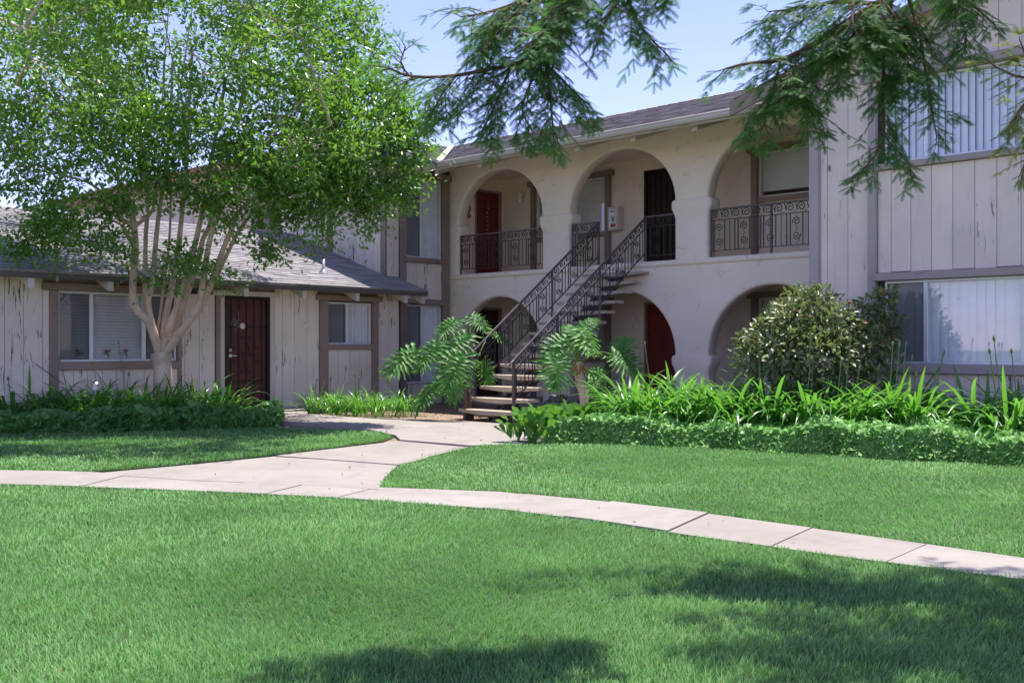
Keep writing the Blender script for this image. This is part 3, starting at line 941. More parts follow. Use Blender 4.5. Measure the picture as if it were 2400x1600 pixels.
for h, wl in zip(holes, wide):
    n = len(h)
    rings = [[(XA, y, z) for y, z in wl]]
    for k in (1, 2, 3):
        t = k / 3 * math.pi / 2
        f = math.sin(t)
        rings.append([(XA + RD * (1 - math.cos(t)), wl[i][0] + (h[i][0] - wl[i][0]) * f, wl[i][1] + (h[i][1] - wl[i][1]) * f) for i in range(n)])
    rings.append([(XA + TW - RD, y, z) for y, z in h])
    rings.append([(XA + TW, y, z) for y, z in wl])
    vs = [p for r in rings for p in r]
    fs = []
    for r in range(len(rings) - 1):
        for i in range(n - 1):
            fs.append((r * n + i, r * n + i + 1, (r + 1) * n + i + 1, (r + 1) * n + i))
    cyc = sum(p[0] for p in h) / n; czc = sum(p[1] for p in h) / n
    f0 = fs[3]
    a, b, c = [Vector(vs[i]) for i in f0[:3]]
    if (b - a).cross(c - a).dot(Vector((0, cyc - a.y, czc - a.z))) < 0: fs = [f[::-1] for f in fs]
    mb.add(vs, fs, True)
mb.build('arcade_wall', M_STUCCO, apt)
# capitals: a soft swelling round each pillar at the spring of the arches
piers = [(16.62, 16.93), (13.364, 14.10), (10.104, 10.82), (7.2, 7.57)]
for (p0, p1) in piers:
    for zc in (3.93, 1.08):
        rings = []
        for (dz, o) in ((-0.40, -0.004), (-0.30, 0.006), (-0.23, 0.022), (-0.18, 0.052), (-0.13, 0.072), (-0.05, 0.075), (-0.01, 0.062), (0.012, 0.035), (0.02, -0.01)):
            y0, y1, x0, x1 = p0 - o, p1 + o, XA - min(o, 0.022), XA + TW + min(o, 0.022)
            r = 0.05
            ring = []
            for (cxx, cyy, a0) in ((x1 - r, y1 - r, 0), (x0 + r, y1 - r, 90), (x0 + r, y0 + r, 180), (x1 - r, y0 + r, 270)):
                for q in range(4):
                    a = math.radians(a0 + q * 30)
                    ring.append((cxx + r * math.cos(a), cyy + r * math.sin(a), zc + dz))
            rings.append(ring)
        m = MB(); n = len(rings[0])
        m.add([p for r in rings for p in r], [(r * n + i, r * n + (i + 1) % n, (r + 1) * n + (i + 1) % n, (r + 1) * n + i) for r in range(len(rings) - 1) for i in range(n)], True)
        m.build('capital', M_STUCCO, apt)
m = MB()
prof = [(0.0, 2.845), (0.03, 2.84), (0.042, 2.82), (0.042, 2.775), (0.03, 2.755), (0.0, 2.735)]
m.add([(XA - q, y, z) for y in (7.0, 16.895) for q, z in prof], [(i, i + 1, 7 + i, 6 + i) for i in range(5)], True)
m.build('ledge', M_STUCCO, apt)
m = MB(); m.box(XA + 0.02, XB, 7.0, 17.4, 2.52, 2.846); m.build('balcony_floor', M_STUCCO, apt)
m = MB(); m.box(XA + 0.1, XB + 0.1, 7.0, 17.4, 5.2, 5.25); m.build('ceiling', M_STUCCO, apt)
m = MB(); m.box(XA - 0.2, XB, 7.0, 17.4, -0.06, 0.1); m.build('porch_floor', M_CONC, apt)
fb = Face('y', XB)
# openings in the back wall, same plan on both floors
B1, B2, B3 = (13.78, 15.82), (11.83, 12.78), (8.30, 10.08)
for z0 in (0.1, 2.85):
    pass
hol = [(B1[0], B1[1], 3.74, 4.93), (B2[0], B2[1], 2.85, 4.93), (B3[0], B3[1], 4.10, 4.96),
       (B1[0], B1[1], 1.02, 2.18), (B2[0], B2[1], 0.1, 2.18), (B3[0], B3[1], 1.35, 2.18)]
wall_cells(fb, 6.6, 17.4, -0.05, 5.6, hol, -0.18, 0.0).build('back_wall', M_STUCCO, apt)
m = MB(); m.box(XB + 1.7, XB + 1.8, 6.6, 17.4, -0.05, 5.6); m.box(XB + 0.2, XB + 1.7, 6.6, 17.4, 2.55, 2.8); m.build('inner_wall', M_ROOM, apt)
# end wall of the corridor (faces -Y) with a door on each floor
fe = Face('x', YT)
E1 = (16.56, 17.44)
wall_cells(fe, XA + TW - 0.02, XB, -0.05, 5.3, [(E1[0], E1[1], 0.1, 2.16), (E1[0], E1[1], 2.85, 4.90)], -0.18, 0.0).build('end_wall', M_STUCCO, apt)
def panel_door(face, u0, u1, z0, z1, mat, trim, parent, label=None, panels=True):
    m = MB(); face.box(m, u0 + 0.05, u1 - 0.05, z0 + 0.01, z1 - 0.05, -0.10, -0.055, 0.003)
    dr = m.build('door', mat, parent, label=label)
    if panels:
        w = (u1 - u0 - 0.1 - 0.30) / 2
        for ua in (u0 + 0.05 + 0.1, u0 + 0.05 + 0.2 + w):
            for (za, zb) in ((0.15, 0.75), (0.9, 1.5), (1.62, 1.88)):
                face.add('door_panel', mat, dr, ua, ua + w, z0 + za, z0 + zb, -0.056, -0.042, 0.008)
    f = MB()
    face.box(f, u0, u0 + 0.05, z0, z1, -0.12, 0.02, 0.004); face.box(f, u1 - 0.05, u1, z0, z1, -0.12, 0.02, 0.004); face.box(f, u0 + 0.05, u1 - 0.05, z1 - 0.05, z1, -0.12, 0.018, 0.004)
    f.build('door_frame', trim, parent)
    k = MB(); k.tube([face.pt(u0 + 0.11, z0 + 0.98, -0.055), face.pt(u0 + 0.11, z0 + 0.98, 0.0)], 0.028, 10); k.build('handle', M_METAL, dr)
    return dr
panel_door(fe, E1[0], E1[1], 2.85, 4.90, M_DOORR, M_TRIM, apt, 'deep red door at the end of the upper balcony')
panel_door(fe, E1[0], E1[1], 0.1, 2.16, M_DOORD, M_TRIM, apt, 'almost black door at the end of the lower arcade')
panel_door(fb, B2[0], B2[1], 0.1, 2.18, M_DOORR, M_TRIM, apt, 'deep red panelled door under the middle arch')
panel_door(fb, B2[0], B2[1], 2.85, 4.93, M_DOORD, M_MESHD, apt, 'dark door at the head of the stairs', panels=False)
for i in range(6):
    u = B2[0] + 0.05 + (i + 0.5) * (B2[1] - B2[0] - 0.1) / 6
    fb.add('screen_bar', M_MESHD, apt, u - 0.008, u + 0.008, 2.88, 4.87, -0.03, -0.012, 0.0)
window(fb, apt, B1[0], B1[1], 3.74, 4.93, mull=(14.8,), blind='roll', full=0.02)
window(fb, apt, B3[0], B3[1], 4.10, 4.96, mull=(8.9,), blind='roll', full=0.12)
window(fb, apt, B1[0], B1[1], 1.02, 2.18, mull=(14.8,), blind='v', tilt=1.0)
window(fb, apt, B3[0], B3[1], 1.35, 2.18, mull=(9.2,), blind='roll', full=0.5)
for (z0, zt, s1, s3) in ((0.1, 2.18, 1.02, 1.35), (2.85, 4.93, 3.74, 4.10)):
    for (bb, sl, zz) in ((B1, s1, zt), (B3, s3, zt + (0.03 if z0 > 1 else 0))):
        fb.add('trim_post', M_TRIM, apt, bb[0] - 0.13, bb[0] - 0.002, z0, zz, 0.0, 0.09, 0.006)
        fb.add('trim_post', M_TRIM, apt, bb[1] + 0.002, bb[1] + 0.13, z0, zz, 0.0, 0.09, 0.006)
        fb.add('header_beam', M_TRIM, apt, bb[0] - 0.22, bb[1] + 0.22, zz + 0.002, zz + 0.115, 0.0, 0.11, 0.006)
        fb.add('sill_beam', M_TRIM, apt, bb[0] + 0.002, bb[1] - 0.002, sl - 0.1, sl - 0.002, 0.0, 0.07, 0.006)
# wall beside the low house, and the strip of wall with stacked windows (faces -Y)
ft = Face('x', YT)
U1 = (14.46, 15.51, 3.19, 4.94)
U0 = (14.46, 15.51, 0.45, 2.16)
wall_cells(ft, XS + 0.02, XA, -0.05, 5.2, [U1, U0], -0.15, 0.0).build('wall', M_DARK, apt)
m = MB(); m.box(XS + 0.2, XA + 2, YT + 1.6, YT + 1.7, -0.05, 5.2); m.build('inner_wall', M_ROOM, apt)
siding(ft, apt, XS, 14.26, 0.03, 5.2, M_SIDE2, width=0.18)
siding(ft, apt, 14.46, 15.51, 2.275, 3.08, M_SIDE2, width=0.3)
siding(ft, apt, 14.46, 15.51, 0.0, 0.44, M_SIDE2, width=0.3)
ft.add('trim_post', M_TRIM, apt, 14.28, 14.455, 0.02, 4.935, 0.0, 0.06, 0.006)
ft.add('trim_post', M_TRIM, apt, 15.513, 15.70, 0.02, 4.935, 0.0, 0.07, 0.006)
ft.add('header_beam', M_TRIMX, apt, 14.2, 15.75, 4.94, 5.08, 0.0, 0.10, 0.008)
ft.add('header_beam', M_TRIMX, apt, 14.459, 15.51, 2.163, 2.272, 0.0, 0.085, 0.008)
ft.add('sill_beam', M_TRIMX, apt, 14.38, 15.56, 3.085, 3.187, 0.072, 0.10, 0.006)
ft.add('sill_beam', M_TRIMX, apt, 14.459, 15.51, 3.084, 3.187, 0.0, 0.07, 0.006)
window(ft, apt, *U1, mull=(14.92,), screens=(0,), blind='v', tilt=0.38, slat_w=0.11)
window(ft, apt, *U0, mull=(14.95,), screens=(0,), blind='v', tilt=0.62, slat_w=0.085)
fs_ = Face('y', XS)
gz3_ = lambda y: 5.08 + (y - 15.75) * 0.335 - 0.05
m = MB(); m.box(XS, XS + 0.15, YT + 0.01, 20.8, -0.05, 5.4); m.add([(XS, YT, 5.4), (XS, 20.8, 5.4), (XS, 20.8, gz3_(20.8)), (XS, YT, gz3_(YT))], [(0, 1, 2, 3)]); m.add([(XS, 20.8, 0), (19.5, 20.8, 0), (19.5, 20.8, 6.7), (XS, 20.8, 6.7)], [(0, 1, 2, 3)]); m.build('side_wall', M_DARK, apt)
gz3 = lambda y: 5.08 + (y - 15.75) * 0.335 - 0.06
siding(fs_, apt, YT + 0.15, 18.75, 0.1, None, M_SIDE2, ztop=gz3)
siding(fs_, apt, 18.95, 20.8, 0.1, None, M_SIDE2, ztop=gz3)
fs_.add('trim_post', M_TRIM, apt, 18.76, 18.94, 0.1, 6.0, 0.0, 0.05, 0.006)
fs_.add('corner_board', M_TRIM, apt, YT - 0.03, YT + 0.14, 0.03, 5.2, 0.022, 0.05, 0.005)
# main roof over the arcade: eave X 14.45, slope .31
S2 = 0.335
XE, ZE, XR_ = 14.40, 5.06, 19.5
ZR = ZE + (XR_ - XE) * S2
dm = MB()
y0, y1 = 6.2, 17.1
dm.add([(XE, y0, ZE), (XE, y1, ZE), (XR_, y1 + 5.1, ZR), (XR_, y0, ZR), (XE, y0, ZE - 0.04), (XE, y1, ZE - 0.04), (XR_, y1 + 5.1, ZR - 0.04), (XR_, y0, ZR - 0.04)],
       [(3, 2, 1, 0), (4, 5, 6, 7), (0, 1, 5, 4), (1, 2, 6, 5), (3, 0, 4, 7), (2, 3, 7, 6)])
dm.add([(XR_, y0, ZR), (XR_, y1 + 5, ZR), (XR_ + 4.5, y1 + 5, ZR - 1.4), (XR_ + 4.5, y0, ZR - 1.4)], [(0, 1, 2, 3)])
roof2 = dm.build('roof', M_SOFFIT, apt)
shingles(roof2, (XE - 0.02, 7.0, ZE), (0, 1, 0), (1, 0, S2), 9.2, 5.33, M_SHGB, lim=lambda v: 15.75 - 7.0 + v * 0.948 - 0.02, near=lambda v: (v.x - XE) + 0.12 * (v.y - 7))
rc = MB()
for i in range(52):
    y = 6.6 + i * 0.3
    rc.add([(XR_ - 0.12, y, ZR - 0.01), (XR_ - 0.12, y + 0.31, ZR), (XR_, y + 0.31, ZR + 0.045), (XR_, y, ZR + 0.035), (XR_ + 0.12, y + 0.31, ZR), (XR_ + 0.12, y, ZR - 0.01)], [(0, 3, 2, 1), (3, 5, 4, 2)])
rc.build('ridge_cap', M_SHGB, roof2, kind='stuff')
gt = MB()
gp = [(0.0, 5.07), (-0.11, 5.07), (-0.118, 5.055), (-0.10, 5.03), (-0.10, 4.99), (-0.075, 4.96), (0.0, 4.96)]
ya, yb = 7.15, 16.83
n = len(gp)
gt.add([(XE + 0.0 + q, y, z) for y in (ya, yb) for q, z in gp], [(i, (i + 1) % n, n + (i + 1) % n, n + i) for i in range(n)] + [tuple(range(n))[::-1], tuple(range(n, 2 * n))])
gt.build('gutter', M_GUTTER, apt)
fb2 = MB(); fb2.box(XE + 0.005, XE + 0.04, ya, yb, 4.93, 5.015, 0.005); fb2.build('fascia', M_GUTTER, apt)
for y in (16.0, 14.72, 13.44, 12.16, 10.88, 9.60, 8.32):
    m = MB()
    x0, x1 = XE + 0.16, XA + 0.02
    za = ZE - 0.045 + 0.16 * S2; zb = za + (x1 - x0) * S2
    h = 0.20
    m.add([(x0, y - 0.055, za), (x0, y + 0.055, za), (x0, y + 0.055, za - h), (x0, y - 0.055, za - h), (x1, y - 0.055, zb), (x1, y + 0.055, zb), (x1, y + 0.055, zb - h), (x1, y - 0.055, zb - h)],
          [(0, 1, 2, 3), (1, 5, 6, 2), (0, 3, 7, 4), (3, 2, 6, 7)])
    m.build('rafter_tail', M_RAFT, apt)
# roof of the wing behind the low house: eave at Y 15.75, meets the main roof in a valley
YE, ZE2 = 15.75, 5.08
dm = MB()
dm.add([(13.42, YE, ZE2), (14.45, YE, ZE2), (19.5, YE + 5.05, ZE2 + 5.05 * S2), (13.42, YE + 5.05, ZE2 + 5.05 * S2)], [(0, 1, 2, 3)])
dm.add([(13.42, YE, ZE2 - 0.04), (14.45, YE, ZE2 - 0.04), (19.5, YE + 5.05, ZE2 - 0.04 + 5.05 * S2), (13.42, YE + 5.05, ZE2 - 0.04 + 5.05 * S2)], [(3, 2, 1, 0)])
roof3 = dm.build('roof', M_SOFFIT, apt)
sm = MB()
for r in range(36):
    v0, v1 = r * 0.14, (r + 1) * 0.14 + 0.03
    yy0, yy1 = YE + v0 * 0.955, YE + v1 * 0.955
    u = 13.40 - random.uniform(0, 0.2)
    lim = 14.45 + (yy0 - YE)
    while u < lim:
        w = random.choice((0.22, 0.27, 0.3, 0.34))
        a, b = max(13.40, u), min(u + w - 0.006, lim); u += w
        if b - a < 0.03: continue
        t = random.uniform(0.012, 0.022)
        z0, z1 = ZE2 + (yy0 - YE) * S2, ZE2 + (yy1 - YE) * S2
        sm.add([(a, yy0, z0 + 0.006 + t), (b, yy0, z0 + 0.006 + t), (b, yy1, z1 + 0.008), (a, yy1, z1 + 0.008), (a, yy0, z0), (b, yy0, z0)], [(0, 1, 2, 3), (4, 5, 1, 0)])
sm.build('shingle_field', M_SHGB, roof3, kind='stuff')
m = MB(); m.box(13.40, 14.38, YE - 0.03, YE - 0.002, ZE2 - 0.12, ZE2 + 0.005, 0.004); m.build('fascia', M_VENT, apt)
m = MB(); m.add([(13.39, YE, ZE2 - 0.16), (13.42, YE, ZE2 - 0.16), (13.42, YE + 5, ZE2 - 0.16 + 5 * S2), (13.39, YE + 5, ZE2 - 0.16 + 5 * S2), (13.39, YE, ZE2), (13.42, YE, ZE2), (13.42, YE + 5, ZE2 + 5 * S2), (13.39, YE + 5, ZE2 + 5 * S2)],
   [(3, 2, 1, 0), (4, 5, 6, 7), (0, 1, 5, 4), (1, 2, 6, 5), (2, 3, 7, 6), (3, 0, 4, 7)]); m.build('rake_board', M_VENT, apt)
m = MB()
va, vb = Vector((14.42, YE + 0.02, ZE2 + 0.035)), Vector((19.4, YE + 4.97, ZE2 + 4.95 * S2 + 0.035))
pn = Vector((1, -1, 0)).normalized() * 0.07
m.add([va - pn + Vector((0, 0, 0.02)), va, va + pn + Vector((0, 0, 0.02)), vb - pn + Vector((0, 0, 0.02)), vb, vb + pn + Vector((0, 0, 0.02))], [(0, 1, 4, 3), (1, 2, 5, 4)])
m.build('valley_flashing', M_FLASH, apt)

# ------------------------------------------------------------------ right wing (faces -X), gable end towards the lawn
XR = 14.2
wing = thing('siding_wing', 'tall two-storey wing of wide vertical boards with stacked picture windows', 'building wing', (XR, 5, 0))
fr = Face('y', XR)
RU = (3.76, 6.175, 3.845, 5.01)
RL = (3.76, 6.175, 1.017, 2.183)
YN, YR2 = 7.283, 3.7
def gz(y): return 5.08 + 0.31 * max(0, (8.2 - max(y, 2 * YR2 - y)))
mb = wall_cells(fr, 0.0, YN, -0.05, 5.05, [RU, RL], -0.15, 0.0)
mb.add([(XR, 0.0, 5.05), (XR, YN, 5.05), (XR, YN, gz(YN)), (XR, YR2, gz(YR2)), (XR, 0.0, gz(0.0))], [(0, 1, 2, 3, 4)])
mb.build('wall', M_DARK, wing)
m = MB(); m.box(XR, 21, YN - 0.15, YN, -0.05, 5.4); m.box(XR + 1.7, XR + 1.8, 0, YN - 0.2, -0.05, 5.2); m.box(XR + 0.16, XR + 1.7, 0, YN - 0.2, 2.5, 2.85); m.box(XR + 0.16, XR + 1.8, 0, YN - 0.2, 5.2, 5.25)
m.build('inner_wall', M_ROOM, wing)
siding(fr, wing, 6.385, 7.146, -0.02, None, M_SIDE, width=0.33, ztop=gz)
siding(fr, wing, 5.42, 6.266, 5.14, None, M_SIDE, width=0.29, ztop=gz)
siding(fr, wing, 0.0, 5.16, 5.14, None, M_SIDE, width=0.29, ztop=gz)
siding(fr, wing, 3.72, 6.266, 2.30, 3.75, M_SIDE, width=0.29, first=0.06)
siding(fr, wing, 3.72, 6.266, -0.02, 0.88, M_SIDE, width=0.29)
siding(fr, wing, 0.0, 3.58, -0.02, 5.12, M_SIDE, width=0.29)
fr.add('corner_post', M_TRIMG, wing, 7.146, 7.29, -0.02, gz(7.29), -0.02, 0.10, 0.006)
fr.add('trim_post', M_TRIMG, wing, 6.27, 6.383, -0.02, 5.005, 0.0, 0.10, 0.006)
fr.add('trim_post', M_TRIMG, wing, 3.58, 3.72, -0.02, 5.005, 0.0, 0.10, 0.006)
m = MB(); fr.box(m, 5.16, 5.42, 5.13, 6.0, 0.0, 0.05, 0.006); m.build('trim_post', M_TRIMG, wing)
fr.add('header_beam', M_TRIMY, wing, 3.4, 6.488, 5.012, 5.128, 0.0, 0.13, 0.008)
fr.add('sill_beam', M_TRIMY, wing, 3.72, 6.268, 3.757, 3.843, 0.0, 0.09, 0.008)
fr.add('header_beam', M_TRIMY, wing, 3.4, 6.30, 2.186, 2.292, 0.101, 0.135, 0.006)
fr.add('header_beam', M_TRIMY, wing, 3.722, 6.268, 2.185, 2.293, 0.0, 0.10, 0.004)
fr.add('sill_beam', M_TRIMY, wing, 3.722, 6.268, 0.887, 1.015, 0.0, 0.10, 0.010)
window(fr, wing, *RU, mull=(5.60, 4.34), mat=M_ALU, blind='v', tilt=-0.36, slat_w=0.10)
window(fr, wing, *RL, mull=(5.60, 4.34), screens=(2,), mat=M_ALU, blind='v', tilt=-0.10, slat_w=0.12)
# rake roof
dm = MB()
XO = XR - 0.26
def rp(x, y, o=0.0): return (x, y, 5.14 + 0.31 * (8.2 - max(y, 2 * YR2 - y)) + o)
def slab(mb, pts, t):
    n = len(pts)
    lo = [(p[0], p[1], p[2] - t) for p in pts]
    mb.add(list(pts) + lo, [tuple(range(n)), tuple(range(2 * n - 1, n - 1, -1))] + [(i, n + i, n + (i + 1) % n, (i + 1) % n) for i in range(n)])
slab(dm, [rp(XO, 8.5), rp(XO, YR2), rp(18.74, YR2), rp(13.96, 8.5)], 0.05)
slab(dm, [rp(XO, YR2), rp(XO, -1.0), rp(21, -1.0), rp(21, YR2)], 0.05)
rw = dm.build('roof', M_SHGB, wing)
m = MB()
for (ya, yb) in ((8.52, YR2), (YR2, -1.0)):
    m.add([rp(XO - 0.04, ya, -0.2), rp(XO, ya, -0.2), rp(XO, yb, -0.2), rp(XO - 0.04, yb, -0.2), rp(XO - 0.04, ya, 0.02), rp(XO, ya, 0.02), rp(XO, yb, 0.02), rp(XO - 0.04, yb, 0.02)],
          [(0, 1, 2, 3), (7, 6, 5, 4), (0, 4, 5, 1), (1, 5, 6, 2), (0, 3, 7, 4)])
m.build('rake_board', M_TRIM, wing)
for i in range(22):
    y = 8.45 - i * 0.22
    xe = 13.94 + (8.5 - y)
    m = MB(); m.add([rp(XO - 0.05, y, 0.035), rp(xe, y, 0.035), rp(xe + 0.2, y - 0.25, 0.015), rp(XO - 0.05, y - 0.25, 0.015), rp(XO - 0.05, y, 0.0), rp(xe, y, 0.0)], [(3, 2, 1, 0), (4, 5, 1, 0)])
    m.build('shingle_course', M_SHGB, rw)

# far house behind the low roof
far = thing('far_house', 'pinkish two-storey house with a reddish roof edge behind the low roof', 'house', (14, 28, 0))
m = MB(); m.box(14.05, 22.0, 22.3, 33.0, 0, 5.95); m.build('wall', M_FARWALL, far)
m = MB()
m.add([(13.5, 22.1, 5.86), (13.5, 33.5, 5.86), (18.0, 33.5, 7.2), (18.0, 22.1, 7.2), (13.5, 22.1, 5.6), (13.5, 33.5, 5.6), (18.0, 33.5, 6.9), (18.0, 22.1, 6.9)],
      [(3, 2, 1, 0), (4, 5, 6, 7), (0, 1, 5, 4), (1, 2, 6, 5), (3, 0, 4, 7)])
m.add([(18.0, 22.1, 7.2), (18.0, 33.5, 7.2), (22.5, 33.5, 5.86), (22.5, 22.1, 5.86)], [(0, 3, 2, 1)])
m.build('roof', M_FARROOF, far)
ff = Face('y', 14.05)
for k in range(9):
    ff.add('batten', M_FARWALL, far, 22.6 + k * 1.25, 22.68 + k * 1.25, 0.1, 5.6, 0.0, 0.03, 0.0)

# ------------------------------------------------------------------ wrought-iron work
def spiral_pts(turns=1.6, r0=0.012, r1=0.082, n=20, flip=1):
    return [(flip * (r0 + (r1 - r0) * k / n) * math.cos(turns * 2 * math.pi * k / n), 0.0, (r0 + (r1 - r0) * k / n) * math.sin(turns * 2 * math.pi * k / n)) for k in range(n + 1)]
def band_scroll_mesh(name):
    m = MB(); m.tube(spiral_pts(), 0.013, 4, False, 0.7)
    m.tube([(0.082 * math.cos(2 * math.pi * 0.6 + 0), 0, 0.082 * math.sin(2 * math.pi * 0.6)), (-0.085, 0, -0.02), (-0.10, 0, 0.05), (-0.12, 0, 0.085)], 0.010, 4, False, 0.7)
    m.tube([(0.05, 0, -0.06), (0.085, 0, -0.075), (0.105, 0, -0.06)], 0.006, 4, False, 0.7)
    return m.mesh(name, M_IRON)
def panel_scroll_mesh(name):
    m = MB()
    for (zc, fl_) in ((0.135, 1), (-0.105, -1)):
        pts = [(p[0] * 0.95, 0, p[2] * (1.05 if zc > 0 else -1.05) + zc) for p in spiral_pts(1.55, 0.012, 0.078, 18, fl_)]
        m.tube(pts, 0.013, 4, False, 0.7)
    m.tube([(-0.02, 0, 0.06), (0.02, 0, 0.02), (-0.02, 0, -0.03)], 0.008, 4, False, 0.7)
    m.tube([(-0.01, 0, 0.215), (0.0, 0, 0.24), (0.015, 0, 0.255)], 0.008, 4, False, 0.7)
    m.tube([(0.06, 0, -0.17), (0.045, 0, -0.205), (0.01, 0, -0.235), (-0.02, 0, -0.24)], 0.0075, 4, False, 0.7)
    return m.mesh(name, M_IRON)
SC_BAND = band_scroll_mesh('scroll'); SC_PANEL = panel_scroll_mesh('panel_scroll')
bar = MB(); bar.box(-0.0075, 0.0075, -0.0075, 0.0075, 0, 1.0); BAR = bar.mesh('baluster', M_IRON)
tw = MB()
for k in range(14):
    z0, z1 = k / 14, (k + 1) / 14
    r = 0.009
    tw.lathe([(0.005, z0), (r, (z0 + z1) / 2), (0.005, z1)], 5)
TWIST = tw.mesh('twisted_baluster', M_IRON)
def zscale(M, sz): return M @ Matrix.Diagonal((1, 1, sz, 1))
def railing(label, p0, p1, group, posts=(), z=(2.976, 3.52, 3.72), slope=False, first='b'):
    """p0 -> p1 in plan; for stairs the z's are given at p0 and p1 through slope (dz over the run)"""
    p0, p1 = Vector((p0[0], p0[1], 0)), Vector((p1[0], p1[1], 0))
    L = (p1 - p0).length
    u = (p1 - p0) / L
    t = thing('stair_railing' if slope else 'balcony_railing', label, 'railing', (p0.x, p0.y, z[0]), group)
    dz = slope if slope else 0.0
    def P(s, zz): return p0 + u * s + Vector((0, 0, zz + dz * s / L))
    def bar_rail(nm, zz, w, h, s0=0.0, s1=L):
        m = MB()
        a, b = P(s0, zz), P(s1, zz)
        sd = Vector((-u.y, u.x, 0)) * w / 2
        m.add([a - sd, a + sd, a + sd - Vector((0, 0, h)), a - sd - Vector((0, 0, h)), b - sd, b + sd, b + sd - Vector((0, 0, h)), b - sd - Vector((0, 0, h))],
              [(0, 1, 2, 3), (7, 6, 5, 4), (0, 4, 5, 1), (1, 5, 6, 2), (2, 6, 7, 3), (3, 7, 4, 0)])
        m.build(nm, M_IRON2 if nm == 'top_rail' else M_IRON, t)
    bar_rail('top_rail', z[2], 0.045, 0.028)
    bar_rail('middle_rail', z[1], 0.022, 0.014)
    bar_rail('bottom_rail', z[0], 0.022, 0.014)
    ang = math.atan2(dz, L)
    hor = math.cos(ang)
    n = max(1, round(L / hor / 0.205))
    sp = L / n
    for i in range(n):
        c = P((i + 0.5) * sp, (z[1] + z[2]) / 2 - 0.006)
        M = frame(c, (u.x * hor, u.y * hor, math.sin(ang)), (-u.x * math.sin(ang), -u.y * math.sin(ang), hor))
        inst('scroll', SC_BAND, t, M @ Matrix.Diagonal((1.0, 1, 1.06 * hor, 1)))
    per = 0.47
    k = max(1, round(L / per))
    per = L / k
    hh = z[1] - z[0] - 0.014
    for i in range(k):
        s0 = i * per
        c = P(s0 + per * 0.36, (z[0] + z[1]) / 2 - 0.01)
        inst('scroll', SC_PANEL, t, frame(c, u, (0, 0, 1)) @ Matrix.Diagonal((1, 1, hh / 0.54, 1)))
        for q, me in ((0.13, BAR), (0.59, BAR), (0.795, TWIST), (1.0, BAR)):
            s = s0 + per * q
            if s > L - 0.01: continue
            inst('baluster', me, t, zscale(frame(P(s, z[0] - 0.005), u, (0, 0, 1)), hh + 0.01))
    for (s, zb, zt, r) in posts:
        m = MB(); a = P(s, 0.0)
        m.box(a.x - r, a.x + r, a.y - r, a.y + r, zb, zt, 0.003)
        m.build('post', M_IRON2, t)
    return t
XRL = XA + 0.07
G1 = 'scrolled iron railings between the upper arches'
railing('scrolled iron railing across the left upper arch in front of the red door', (XRL, 16.61), (XRL, 14.11), G1, [(0.02, 2.85, 3.70, 0.012), (1.25, 2.85, 3.70, 0.014), (2.48, 2.85, 3.70, 0.012)])
railing('short iron railing between the pillar and the left post of the stair head', (XRL, 13.355), (XRL, 12.66), G1, [(0.02, 2.85, 3.70, 0.012)])
railing('short iron railing in front of the dark door at the stair head', (XRL, 11.50), (XRL, 10.83), G1, [(0.67, 2.85, 3.70, 0.012)])
railing('scrolled iron railing across the right upper arch beside the board wall', (XRL, 10.095), (XRL, 7.58), G1, [(0.02, 2.85, 3.70, 0.012), (1.22, 2.85, 3.70, 0.018), (2.5, 2.85, 3.70, 0.012)])
# ------------------------------------------------------------------ stairs
SX0, SX1, SYA, SYB = 12.17, XA + 0.03, 11.51, 12.65
st = thing('staircase', 'open outdoor staircase with floating concrete treads up to the balcony', 'staircase', (SX0, (SYA + SYB) / 2, 0))
NT, RISE = 14, 0.19
GO = (XA - SX0) / NT
for i in range(NT):
    x0 = SX0 - 0.06 + i * GO
    z = RISE * (i + 1)
    ya, yb = SYA - 0.13, SYB + 0.12
    yc = (ya + yb) / 2
    m = MB()
    sec = [(ya, z), (yb, z), (yb, z - 0.05), (yc + 0.2, z - 0.085), (yc - 0.2, z - 0.085), (ya, z - 0.05)]
    b = 0.012
    def ring(x, s): return [(x, yc + (y - yc) * s, z - 0.04 + (q - z + 0.04) * (1 if s == 1 else 0.8)) for y, q in sec]
    rings = [ring(x0, 0.985), ring(x0 + b, 1), ring(x0 + 0.30 - b, 1), ring(x0 + 0.30, 0.985)]
    n = len(sec)
    m.add([p for r in rings for p in r], [(r * n + k, r * n + (k + 1) % n, (r + 1) * n + (k + 1) % n, (r + 1) * n + k) for r in range(3) for k in range(n)] + [tuple(range(n))[::-1], tuple(range(3 * n, 4 * n))])
    m.build('tread', M_TREAD, st)
    br = MB(); br.box(x0 + 0.05, x0 + 0.25, yc - 0.10, yc + 0.10, z - 0.115, z - 0.086); br.build('tread_bracket', M_IRON2, st)
m = MB()
sl = RISE / GO
for (dy) in (-0.09, 0.05):
    a0, a1 = (SX0 + 0.02, 0.0), (XA, RISE * NT - 0.05)
    y0, y1 = (SYA + SYB) / 2 + dy, (SYA + SYB) / 2 + dy + 0.04
    zz = lambda x: 0.06 + (x - SX0) * sl
    m.add([(SX0 + 0.05, y0, zz(SX0 + 0.05)), (SX0 + 0.05, y1, zz(SX0 + 0.05)), (XA, y1, zz(XA)), (XA, y0, zz(XA)),
           (SX0 + 0.28, y0, -0.02), (SX0 + 0.28, y1, -0.02), (XA, y1, zz(XA) - 0.22), (XA, y0, zz(XA) - 0.22), (SX0 + 0.05, y0, -0.02), (SX0 + 0.05, y1, -0.02)],
          [(0, 1, 2, 3), (5, 4, 7, 6), (0, 3, 7, 4, 8), (1, 9, 5, 6, 2), (0, 8, 9, 1), (3, 2, 6, 7), (8, 4, 5, 9)])
m.build('stringer', M_IRON2, st)
G2 = 'scrolled iron railings up the stairs'
DZ = 3.71 - 1.045
RUN = XA + 0.05 - SX0
